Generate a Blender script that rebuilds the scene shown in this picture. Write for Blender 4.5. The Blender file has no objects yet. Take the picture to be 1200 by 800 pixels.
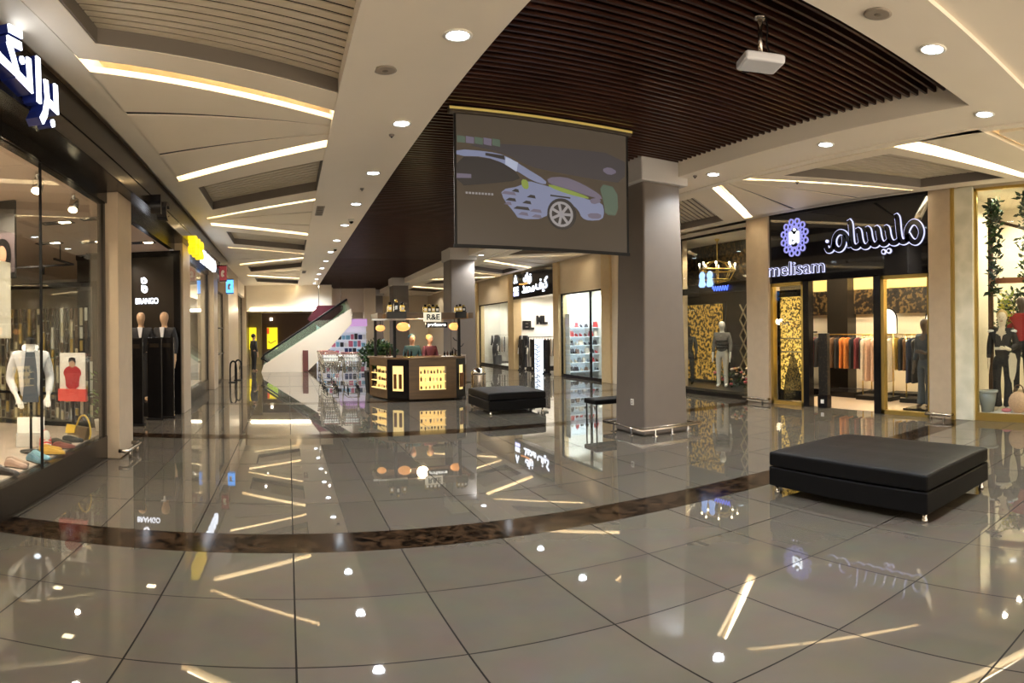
import bpy, bmesh, math, random
from mathutils import Vector, Matrix
random.seed(7)
PI = math.pi
scene = bpy.context.scene
C = scene.collection

# ------------------------------------------------------------------ camera, world, exposure
FPX = 695.6                      # pixels per radian of the 1200x800 frame
EYE = 1.69
YAW, ROLL = 0.3768, -0.0105
cam = bpy.data.cameras.new('camera')
cam.type = 'PANO'
cam.panorama_type = 'EQUIRECTANGULAR'
cam.longitude_min = -600 / FPX
cam.longitude_max = 600 / FPX
cam.latitude_max = 388 / FPX
cam.latitude_min = -412 / FPX
cam.clip_start = 0.05
cam.clip_end = 200
camo = bpy.data.objects.new('camera', cam)
C.objects.link(camo)
_f = Vector((math.sin(YAW), math.cos(YAW), 0))
_r0 = Vector((math.cos(YAW), -math.sin(YAW), 0))
_r = _r0 * math.cos(ROLL) + Vector((0, 0, 1)) * math.sin(ROLL)
_u = _r.cross(_f)
M = Matrix.Identity(4)
for i in range(3):
    M[i][0], M[i][1], M[i][2] = _r[i], _u[i], -_f[i]
M.translation = (0, 0, EYE)
camo.matrix_world = M
scene.camera = camo

scene.view_settings.view_transform = 'Standard'
scene.view_settings.look = 'None'
scene.view_settings.gamma = 1
scene.view_settings.use_curve_mapping = False
scene.view_settings.exposure = 1.0

world = bpy.data.worlds.new('world')
scene.world = world
world.use_nodes = True
_nt = world.node_tree
_bg = _nt.nodes['Background']
_tc = _nt.nodes.new('ShaderNodeTexCoord'); _sp = _nt.nodes.new('ShaderNodeSeparateXYZ')
_mr = _nt.nodes.new('ShaderNodeMapRange'); _cr = _nt.nodes.new('ShaderNodeValToRGB')
_mr.inputs['From Min'].default_value = -.6; _mr.inputs['From Max'].default_value = .3
_cr.color_ramp.elements[0].color = (1.0, .84, .64, 1)          # bright lower half, added as uplight for the ceiling
_cr.color_ramp.elements[1].color = (.14, .115, .09, 1)         # dim upper half of the same gradient
_nt.links.new(_tc.outputs['Generated'], _sp.inputs[0]); _nt.links.new(_sp.outputs['Z'], _mr.inputs['Value'])
_nt.links.new(_mr.outputs[0], _cr.inputs[0]); _nt.links.new(_cr.outputs[0], _bg.inputs[0])
_bg.inputs[1].default_value = 3.8

# light strengths (watts) of the lamps built further down
DOWNLIGHT_W = 190
LED_E = 13.0
SHOP_W = 330

# ------------------------------------------------------------------ materials
MATS = {}
def mat(name, col=(.8, .8, .8), rough=.5, metal=0., spec=.5, emit=None, es=0., noise=0., nscale=8., coat=0., bump=0., alpha=None):
    if name in MATS:
        return MATS[name]
    m = bpy.data.materials.new(name)
    m.use_nodes = True
    nt = m.node_tree
    b = nt.nodes['Principled BSDF']
    b.inputs['Base Color'].default_value = (*col, 1)
    b.inputs['Roughness'].default_value = rough
    b.inputs['Metallic'].default_value = metal
    b.inputs['Specular IOR Level'].default_value = spec
    b.inputs['Coat Weight'].default_value = coat
    b.inputs['Coat Roughness'].default_value = 0.05
    if emit:
        b.inputs['Emission Color'].default_value = (*emit, 1)
        b.inputs['Emission Strength'].default_value = es
    if noise or bump:
        tc = nt.nodes.new('ShaderNodeTexCoord')
        n = nt.nodes.new('ShaderNodeTexNoise')
        n.inputs['Scale'].default_value = nscale
        n.inputs['Detail'].default_value = 5
        nt.links.new(tc.outputs['Object'], n.inputs['Vector'])
        if noise:
            mx = nt.nodes.new('ShaderNodeMix')
            mx.data_type = 'RGBA'
            mx.inputs['A'].default_value = (*[c * (1 - noise) for c in col], 1)
            mx.inputs['B'].default_value = (*[min(1, c * (1 + noise)) for c in col], 1)
            nt.links.new(n.outputs['Fac'], mx.inputs['Factor'])
            nt.links.new(mx.outputs['Result'], b.inputs['Base Color'])
        if bump:
            bp = nt.nodes.new('ShaderNodeBump')
            bp.inputs['Strength'].default_value = bump
            bp.inputs['Distance'].default_value = .01
            nt.links.new(n.outputs['Fac'], bp.inputs['Height'])
            nt.links.new(bp.outputs['Normal'], b.inputs['Normal'])
    MATS[name] = m
    return m

def glow(name, col, s):
    if name in MATS:
        return MATS[name]
    m = bpy.data.materials.new(name)
    m.use_nodes = True
    b = m.node_tree.nodes['Principled BSDF']
    b.inputs['Base Color'].default_value = (*[c * .6 for c in col], 1)
    b.inputs['Emission Color'].default_value = (*col, 1)
    b.inputs['Emission Strength'].default_value = s
    MATS[name] = m
    return m

def glass_mat(name='clear_glass', tint=(.93, .95, .94), refl=1.0):
    if name in MATS:
        return MATS[name]
    m = bpy.data.materials.new(name)
    m.use_nodes = True
    nt = m.node_tree
    nt.nodes.remove(nt.nodes['Principled BSDF'])
    out = nt.nodes['Material Output']
    tr = nt.nodes.new('ShaderNodeBsdfTransparent'); tr.inputs[0].default_value = (*tint, 1)
    gl = nt.nodes.new('ShaderNodeBsdfGlossy'); gl.inputs['Roughness'].default_value = 0.01
    gl.inputs[0].default_value = (.9, .95, 1, 1)
    lw = nt.nodes.new('ShaderNodeLayerWeight'); lw.inputs[0].default_value = .5
    pw = nt.nodes.new('ShaderNodeMath'); pw.operation = 'POWER'; pw.inputs[1].default_value = 4
    ml = nt.nodes.new('ShaderNodeMath'); ml.operation = 'MULTIPLY_ADD'; ml.inputs[1].default_value = .55 * refl; ml.inputs[2].default_value = .03 * refl
    mx = nt.nodes.new('ShaderNodeMixShader')
    nt.links.new(lw.outputs['Facing'], pw.inputs[0])
    nt.links.new(pw.outputs[0], ml.inputs[0])
    nt.links.new(ml.outputs[0], mx.inputs[0])
    nt.links.new(tr.outputs[0], mx.inputs[1])
    nt.links.new(gl.outputs[0], mx.inputs[2])
    nt.links.new(mx.outputs[0], out.inputs[0])
    MATS[name] = m
    return m

def floor_mat():
    m = bpy.data.materials.new('polished_porcelain_tile')
    m.use_nodes = True
    nt = m.node_tree
    b = nt.nodes['Principled BSDF']
    uv = nt.nodes.new('ShaderNodeUVMap'); uv.uv_map = 'tiles'
    br = nt.nodes.new('ShaderNodeTexBrick')
    br.offset = 0; br.squash = 1
    br.inputs['Scale'].default_value = 1
    br.inputs['Brick Width'].default_value = 1
    br.inputs['Row Height'].default_value = 1
    br.inputs['Mortar Size'].default_value = .0065
    br.inputs['Mortar Smooth'].default_value = .1
    br.inputs['Bias'].default_value = 0
    br.inputs['Color1'].default_value = (.104, .089, .068, 1)
    br.inputs['Color2'].default_value = (.120, .103, .080, 1)
    br.inputs['Mortar'].default_value = (.012, .009, .007, 1)
    nt.links.new(uv.outputs[0], br.inputs['Vector'])
    n = nt.nodes.new('ShaderNodeTexNoise'); n.inputs['Scale'].default_value = 3; n.inputs['Detail'].default_value = 6
    nt.links.new(uv.outputs[0], n.inputs['Vector'])
    mx = nt.nodes.new('ShaderNodeMix'); mx.data_type = 'RGBA'; mx.blend_type = 'MULTIPLY'
    mx.inputs['Factor'].default_value = .25
    nt.links.new(br.outputs['Color'], mx.inputs['A'])
    nt.links.new(n.outputs['Color'], mx.inputs['B'])
    nt.links.new(mx.outputs['Result'], b.inputs['Base Color'])
    rr = nt.nodes.new('ShaderNodeMapRange')
    rr.inputs['To Min'].default_value = .022; rr.inputs['To Max'].default_value = .5
    nt.links.new(br.outputs['Fac'], rr.inputs['Value'])
    nt.links.new(rr.outputs['Result'], b.inputs['Roughness'])
    sr = nt.nodes.new('ShaderNodeMapRange')
    sr.inputs['To Min'].default_value = .75; sr.inputs['To Max'].default_value = .05
    nt.links.new(br.outputs['Fac'], sr.inputs['Value'])
    nt.links.new(sr.outputs['Result'], b.inputs['Specular IOR Level'])
    return m

def marble_mat(name, c1, c2, scale=9, rough=.06, spec=.3):
    m = bpy.data.materials.new(name)
    m.use_nodes = True
    nt = m.node_tree
    b = nt.nodes['Principled BSDF']
    tc = nt.nodes.new('ShaderNodeTexCoord')
    v = nt.nodes.new('ShaderNodeTexVoronoi'); v.inputs['Scale'].default_value = scale * 2.2
    n = nt.nodes.new('ShaderNodeTexNoise'); n.inputs['Scale'].default_value = scale; n.inputs['Detail'].default_value = 8
    nt.links.new(tc.outputs['Object'], n.inputs['Vector'])
    mxv = nt.nodes.new('ShaderNodeMix'); mxv.data_type = 'RGBA'; mxv.inputs['Factor'].default_value = .35
    nt.links.new(tc.outputs['Object'], mxv.inputs['A']); nt.links.new(n.outputs['Color'], mxv.inputs['B'])
    nt.links.new(mxv.outputs['Result'], v.inputs['Vector'])
    cr = nt.nodes.new('ShaderNodeValToRGB')
    cr.color_ramp.elements[0].position = .25; cr.color_ramp.elements[0].color = (*c1, 1)
    cr.color_ramp.elements[1].position = .85; cr.color_ramp.elements[1].color = (*c2, 1)
    nt.links.new(v.outputs['Distance'], cr.inputs[0])
    nt.links.new(cr.outputs[0], b.inputs['Base Color'])
    b.inputs['Roughness'].default_value = rough
    b.inputs['Specular IOR Level'].default_value = spec
    MATS[name] = m
    return m

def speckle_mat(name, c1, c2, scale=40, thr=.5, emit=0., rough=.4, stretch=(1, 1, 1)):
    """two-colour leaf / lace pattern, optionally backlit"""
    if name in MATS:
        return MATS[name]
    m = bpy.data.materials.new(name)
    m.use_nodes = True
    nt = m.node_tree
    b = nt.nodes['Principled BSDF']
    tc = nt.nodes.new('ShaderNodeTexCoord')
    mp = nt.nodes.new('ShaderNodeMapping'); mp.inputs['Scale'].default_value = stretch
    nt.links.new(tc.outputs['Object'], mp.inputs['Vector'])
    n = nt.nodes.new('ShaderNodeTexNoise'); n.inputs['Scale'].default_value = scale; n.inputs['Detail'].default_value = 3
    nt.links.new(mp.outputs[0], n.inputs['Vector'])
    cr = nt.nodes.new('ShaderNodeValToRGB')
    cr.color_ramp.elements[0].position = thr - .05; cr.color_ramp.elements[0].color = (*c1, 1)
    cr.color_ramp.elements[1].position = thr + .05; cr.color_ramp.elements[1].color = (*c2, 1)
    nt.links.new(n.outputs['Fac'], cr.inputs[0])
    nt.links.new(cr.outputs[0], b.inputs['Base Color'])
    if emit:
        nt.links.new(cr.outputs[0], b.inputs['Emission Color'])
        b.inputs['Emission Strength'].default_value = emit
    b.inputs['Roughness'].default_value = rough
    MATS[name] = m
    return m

def wood_mat(name, c1, c2, scale=4, rough=.35, axis='X'):
    if name in MATS:
        return MATS[name]
    m = bpy.data.materials.new(name)
    m.use_nodes = True
    nt = m.node_tree
    b = nt.nodes['Principled BSDF']
    tc = nt.nodes.new('ShaderNodeTexCoord')
    mp = nt.nodes.new('ShaderNodeMapping')
    mp.inputs['Scale'].default_value = {'X': (.12, 1, 1), 'Y': (1, .12, 1), 'Z': (1, 1, .12)}[axis]
    nt.links.new(tc.outputs['Object'], mp.inputs['Vector'])
    n = nt.nodes.new('ShaderNodeTexNoise'); n.inputs['Scale'].default_value = scale * 4; n.inputs['Detail'].default_value = 6
    nt.links.new(mp.outputs[0], n.inputs['Vector'])
    cr = nt.nodes.new('ShaderNodeValToRGB')
    cr.color_ramp.elements[0].position = .3; cr.color_ramp.elements[0].color = (*c1, 1)
    cr.color_ramp.elements[1].position = .7; cr.color_ramp.elements[1].color = (*c2, 1)
    nt.links.new(n.outputs['Fac'], cr.inputs[0])
    nt.links.new(cr.outputs[0], b.inputs['Base Color'])
    b.inputs['Roughness'].default_value = rough
    MATS[name] = m
    return m

WHITE = mat('warm_white_plaster', (.88, .78, .62), .55, noise=.04, nscale=2)
WHITE2 = mat('soffit_plaster', (.88, .79, .66), .5, noise=.03, nscale=2)
RECESS = mat('recess_paint', (.60, .49, .34), .6)
BEIGE = wood_mat('beige_slat', (.58, .50, .36), (.68, .59, .44), 3, .45, 'X')
DARKWOOD = wood_mat('dark_wenge_slat', (.022, .008, .005), (.070, .027, .017), 4, .3, 'X')
BLACK = mat('black_lacquer', (.008, .007, .007), .18, spec=.25)
BLACKM = mat('matte_black', (.010, .009, .009), .5, noise=.2, spec=.2)
BRONZE = mat('dark_bronze_panel', (.022, .016, .011), .22, spec=.35, noise=.15, nscale=3)
PILASTER = mat('beige_stone_pilaster', (.46, .36, .25), .4, noise=.10, nscale=6)
GOLD = mat('brushed_gold', (.72, .50, .14), .28, metal=1)
CHROME = mat('chrome', (.75, .74, .72), .12, metal=1)
STEEL = mat('brushed_steel', (.52, .47, .42), .25, metal=1)
COLUMN = mat('taupe_column_paint', (.158, .128, .104), .42, noise=.07, nscale=5, bump=.05)
SHADE_LINER = mat('taupe_shade', (.16, .135, .11), .55)  # dark taupe puts the shading of the coffer inner sides into colour
GREYW = mat('grey_white_plaster', (.52, .49, .47), .55)
LEATHER = mat('black_leather', (.005, .0045, .0045), .5, spec=.13, noise=.25, nscale=14, bump=.12)
CREAM = mat('cream_wall', (.72, .62, .46), .6, noise=.04, nscale=2)
SHOPWHITE = mat('shop_white', (.80, .77, .70), .6)
GLASS = glass_mat()
LED = glow('warm_led_strip', (1.0, .86, .60), LED_E)
COOL = glow('cool_lamp_disc', (.80, .90, 1.0), 14)
WARMLAMP = glow('warm_lamp_disc', (1.0, .80, .50), 10)
BLUEW = glow('blue_white_letter', (.82, .88, 1.0), 1.8)
LILAC = glow('lilac_letter', (.62, .62, 1.0), 1.6)
YELLOWL = glow('yellow_letter', (.95, .66, .01), .62)
NAVY = mat('navy_letter_side', (.01, .02, .16), .3)
BROWNWALL = mat('brown_wall', (.105, .058, .032), .6, noise=.08)
SKIN = mat('tan_skin', (.48, .28, .18), .5)
MANN = mat('mannequin_shell', (.60, .47, .35), .35)
MANNW = mat('white_mannequin_shell', (.78, .74, .68), .3)

# ------------------------------------------------------------------ mesh builder
def wl(o):
    v = Vector((0, 0, 0))
    while o:
        v += o.location
        o = o.parent
    return v

class MB:
    def __init__(self):
        self.bm = bmesh.new()
    def _add(self, vs, faces, m=0):
        V = [self.bm.verts.new(v) for v in vs]
        for f in faces:
            try:
                F = self.bm.faces.new([V[i] for i in f]); F.material_index = m
            except ValueError:
                pass
        return V
    def box(self, x0, x1, y0, y1, z0, z1, m=0):
        vs = [(x, y, z) for z in (z0, z1) for y in (y0, y1) for x in (x0, x1)]
        self._add(vs, [(0, 2, 3, 1), (4, 5, 7, 6), (0, 1, 5, 4), (1, 3, 7, 5), (3, 2, 6, 7), (2, 0, 4, 6)], m)
        return self
    def cbox(self, c, s, rz=0, m=0, tilt=None):
        """box with centre c, full size s, rotation about z"""
        R = Matrix.Rotation(rz, 3, 'Z')
        if tilt is not None:
            R = R @ tilt
        vs = []
        for z in (-.5, .5):
            for y in (-.5, .5):
                for x in (-.5, .5):
                    vs.append(Vector(c) + R @ Vector((x * s[0], y * s[1], z * s[2])))
        self._add(vs, [(0, 2, 3, 1), (4, 5, 7, 6), (0, 1, 5, 4), (1, 3, 7, 5), (3, 2, 6, 7), (2, 0, 4, 6)], m)
        return self
    def prism(self, poly, z0, z1, m=0):
        n = len(poly)
        a = sum(poly[i][0] * poly[(i + 1) % n][1] - poly[(i + 1) % n][0] * poly[i][1] for i in range(n))
        if a < 0:
            poly = list(reversed(poly))
        vs = [(p[0], p[1], z0) for p in poly] + [(p[0], p[1], z1) for p in poly]
        fs = [tuple(reversed(range(n))), tuple(range(n, 2 * n))]
        fs += [(i, (i + 1) % n, n + (i + 1) % n, n + i) for i in range(n)]
        self._add(vs, fs, m)
        return self
    def slab(self, P, Q, m=0):
        """closed solid between two matching loops of 3-D points"""
        n = len(P)
        self._add(list(P) + list(Q), [tuple(reversed(range(n))), tuple(range(n, 2 * n))] + [(i, (i + 1) % n, n + (i + 1) % n, n + i) for i in range(n)], m)
        return self
    def plate(self, pts, o, u, v, w, d0, d1, m=0):
        """outline pts in the (u,v) plane at o, thick from d0 to d1 along w"""
        o, u, v, w = map(Vector, (o, u, v, w))
        P = [o + u * a + v * b + w * d0 for a, b in pts]
        Q = [o + u * a + v * b + w * d1 for a, b in pts]
        return self.slab(P, Q, m)
    def tube(self, pts, r, n=8, m=0, closed=False, r1=None):
        pts = [Vector(p) for p in pts]
        N = len(pts)
        rings = []
        prev = None
        for i, p in enumerate(pts):
            if closed:
                d = pts[(i + 1) % N] - pts[i - 1]
            else:
                d = pts[min(i + 1, N - 1)] - pts[max(i - 1, 0)]
            d.normalize()
            if prev is None:
                a = Vector((0, 0, 1)) if abs(d.z) < .9 else Vector((1, 0, 0))
                u = d.cross(a).normalized()
            else:
                u = (prev - d * prev.dot(d)).normalized()
            prev = u
            w = d.cross(u)
            rr = r if r1 is None else r + (r1 - r) * i / max(1, N - 1)
            rings.append([self.bm.verts.new(p + (u * math.cos(2 * PI * k / n) + w * math.sin(2 * PI * k / n)) * rr) for k in range(n)])
        L = N if closed else N - 1
        for i in range(L):
            A, B = rings[i], rings[(i + 1) % N]
            for k in range(n):
                F = self.bm.faces.new((A[k], A[(k + 1) % n], B[(k + 1) % n], B[k])); F.material_index = m; F.smooth = True
        if not closed:
            F = self.bm.faces.new(list(reversed(rings[0]))); F.material_index = m
            F = self.bm.faces.new(rings[-1]); F.material_index = m
        return self
    def lathe(self, prof, c=(0, 0, 0), n=20, m=0, smooth=True):
        """prof: list of (r, z)"""
        rings = []
        for r, z in prof:
            if r < 1e-5:
                rings.append([self.bm.verts.new((c[0], c[1], c[2] + z))])
            else:
                rings.append([self.bm.verts.new((c[0] + r * math.cos(2 * PI * k / n), c[1] + r * math.sin(2 * PI * k / n), c[2] + z)) for k in range(n)])
        for A, B in zip(rings, rings[1:]):
            for k in range(n):
                if len(A) == 1 and len(B) == 1:
                    continue
                if len(A) == 1:
                    f = (A[0], B[(k + 1) % n], B[k])
                elif len(B) == 1:
                    f = (A[k], A[(k + 1) % n], B[0])
                else:
                    f = (A[k], A[(k + 1) % n], B[(k + 1) % n], B[k])
                F = self.bm.faces.new(f); F.material_index = m; F.smooth = smooth
        if len(rings[0]) > 1:
            F = self.bm.faces.new(list(reversed(rings[0]))); F.material_index = m
        if len(rings[-1]) > 1:
            F = self.bm.faces.new(rings[-1]); F.material_index = m
        return self
    def ball(self, c, r, sx=1, sy=1, sz=1, n=14, m=0, rz=0):
        k0 = len(self.bm.verts)
        res = bmesh.ops.create_uvsphere(self.bm, u_segments=n, v_segments=max(6, n // 2), radius=r,
            matrix=Matrix.Translation(c) @ Matrix.Rotation(rz, 4, 'Z') @ Matrix.Diagonal((sx, sy, sz, 1)))
        for v in res['verts']:
            for F in v.link_faces:
                F.smooth = True; F.material_index = m
        return self
    def quad(self, a, b, c, d, m=0):
        self._add([a, b, c, d], [(0, 1, 2, 3)], m)
        return self
    def build(self, name, ms, parent=None, local=False, bevel=0., seg=2, smooth=False, subsurf=0):
        bm = self.bm
        if parent is not None and not local:
            o = wl(parent)
            bmesh.ops.translate(bm, verts=bm.verts, vec=-o)
        bmesh.ops.recalc_face_normals(bm, faces=bm.faces)
        me = bpy.data.meshes.new(name)
        bm.to_mesh(me)
        bm.free()
        for m in (ms if isinstance(ms, (list, tuple)) else [ms]):
            me.materials.append(m)
        ob = bpy.data.objects.new(name, me)
        C.objects.link(ob)
        if parent is not None:
            ob.parent = parent
        if smooth:
            for p in me.polygons:
                p.use_smooth = True
        if bevel:
            md = ob.modifiers.new('edge', 'BEVEL'); md.width = bevel; md.segments = seg; md.limit_method = 'ANGLE'; md.angle_limit = .6
        if subsurf:
            md = ob.modifiers.new('sub', 'SUBSURF'); md.levels = subsurf; md.render_levels = subsurf
        return ob

def thing(name, label, cat, loc=(0, 0, 0), rz=0, group=None):
    o = bpy.data.objects.new(name, None)
    C.objects.link(o)
    o.location = loc
    o.rotation_euler = (0, 0, rz)
    o.empty_display_size = .1
    o['label'] = label
    o['category'] = cat
    if group:
        o['group'] = group
    return o
def tag(o, label, cat, group=None):
    o['label'] = label
    o['category'] = cat
    if group:
        o['group'] = group
    return o
def struct(o):
    o['kind'] = 'structure'
    return o
def dup(root, loc, rz=None, label=None):
    r = root.copy(); C.objects.link(r)
    r.location = loc
    if rz is not None:
        r.rotation_euler = (0, 0, rz)
    if label:
        r['label'] = label
    for ch in list(root.children):
        c = ch.copy(); C.objects.link(c); c.parent = r
        for g in list(ch.children):
            d = g.copy(); C.objects.link(d); d.parent = c
    return r
def lamp(name, kind, loc, power, col=(1, 1, 1), size=.1, size_y=None, spot=None, rot=None, parent=None, blend=.6):
    l = bpy.data.lights.new(name, kind)
    l.energy = power
    l.color = col
    if kind == 'AREA':
        l.size = size
        if size_y:
            l.shape = 'RECTANGLE'; l.size_y = size_y
        else:
            l.shape = 'DISK'
    elif kind == 'SPOT':
        l.spot_size = spot or 2.0
        l.spot_blend = blend
        l.shadow_soft_size = size
    else:
        l.shadow_soft_size = size
    o = bpy.data.objects.new(name, l)
    C.objects.link(o)
    o.location = loc
    if rot:
        o.rotation_euler = rot
    if parent:
        o.parent = parent
        o.location = Vector(loc) - wl(parent)
    return o
def lamp_rows(xs, ys, z, watts, col):
    """small bare spot lights spread under a shop or hall ceiling"""
    n = len(xs) * len(ys)
    for x in xs:
        for y in ys:
            lamp('ceiling_spot', 'SPOT', (x, y, z), watts / n, col, .04, spot=2.7, blend=.5)

# ------------------------------------------------------------------ figures (skin surfaces)
def skin(name, chains, ms, parent, sub=2, root=None):
    """chains: list of lists of ((x,y,z), r or (rx,ry)); chains whose first point coincides with an earlier point are joined to it"""
    me = bpy.data.meshes.new(name)
    V, E, R = [], [], []
    def find(p):
        for i, q in enumerate(V):
            if (Vector(q) - Vector(p)).length < 1e-4:
                return i
        return None
    for ch in chains:
        last = None
        for p, r in ch:
            i = find(p)
            if i is None:
                i = len(V); V.append(tuple(p)); R.append(r if isinstance(r, tuple) else (r, r))
            if last is not None and last != i:
                E.append((last, i))
            last = i
    me.from_pydata(V, E, [])
    me.materials.append(ms)
    ob = bpy.data.objects.new(name, me)
    C.objects.link(ob)
    if parent:
        ob.parent = parent
    md = ob.modifiers.new('skin', 'SKIN')
    md.use_smooth_shade = True
    if not me.skin_vertices:
        pass
    for i, r in enumerate(R):
        sv = me.skin_vertices[0].data[i]
        sv.radius = r
        sv.use_root = (i == 0)
    if sub:
        s = ob.modifiers.new('sub', 'SUBSURF'); s.levels = sub; s.render_levels = sub
    return ob
# ------------------------------------------------------------------ floor
TX, X_OFF = .80, .02
XF0, XF1 = -9.0, 15.5
BANDS = [(-.30, .15), (4.36, 4.81), (9.42, 9.84), (14.05, 14.45), (18.7, 19.1), (23.3, 23.7), (27.9, 28.3), (32.5, 32.9)]
me = bpy.data.meshes.new('floor')
bm = bmesh.new()
uvl = bm.loops.layers.uv.new('tiles')
def floor_quad(y0, y1, v0, v1, m):
    vs = [bm.verts.new(p) for p in ((XF0, y0, 0), (XF1, y0, 0), (XF1, y1, 0), (XF0, y1, 0))]
    f = bm.faces.new(vs); f.material_index = m
    u0, u1 = (XF0 - X_OFF) / TX + 40, (XF1 - X_OFF) / TX + 40
    for l, uv in zip(f.loops, ((u0, v0), (u1, v0), (u1, v1), (u0, v1))):
        l[uvl].uv = uv
ycur = -6.0
for i, (b0, b1) in enumerate(BANDS + [(50.0, 50.2)]):
    n = max(1, round((b0 - ycur) / .85))
    if i == 1:
        floor_quad(ycur, b0, 100.0, 100.0 + n, 0)
    else:
        floor_quad(ycur, b0, 0.0, float(n), 0)
    floor_quad(b0, b1, 0, .5, 1)
    ycur = b1
bm.to_mesh(me); bm.free()
me.materials.append(floor_mat())
me.materials.append(marble_mat('dark_emperador_marble', (.002, .0015, .001), (.045, .025, .013), 6, .10, .15))
fl = bpy.data.objects.new('floor', me)
C.objects.link(fl)
struct(fl)

# ------------------------------------------------------------------ ceiling
ZC, ZR, ZW = 4.24, 4.40, 4.50
b = MB()
b.box(-9, 15.5, -6, 50, 4.72, 4.8)
struct(b.build('ceiling', WHITE))
# flat soffit strips round the wooden field
b = MB()
b.box(.80, 1.65, -6, 41, ZC, 4.70)
b.box(5.95, 6.72, 1.95, 41, ZC, 4.70)
b.box(1.65, 5.95, 1.95, 2.66, ZC, 4.70)
b.box(1.65, 15.4, 1.20, 1.95, ZC + .05, 4.70)
b.box(1.65, 15.4, -6, 1.20, ZC, 4.70)
b.box(.52, .80, -6, 41, ZC - .035, 4.70)
b.box(6.72, 6.86, 1.95, 41, ZC - .02, 4.70)
b.box(-2.2, 15.4, 39.2, 41, ZC - .03, 4.70)
struct(b.build('trim_1', WHITE2))
# dark slatted field
b = MB()
b.box(1.65, 5.95, 2.66, 39.2, 4.62, 4.66)
y = 2.72
while y < 39.1:
    b.box(1.65, 5.95, y, y + .032, ZW - .01, 4.62)
    y += .115 if y < 22 else .16
struct(b.build('ceiling_slats', DARKWOOD))

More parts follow.
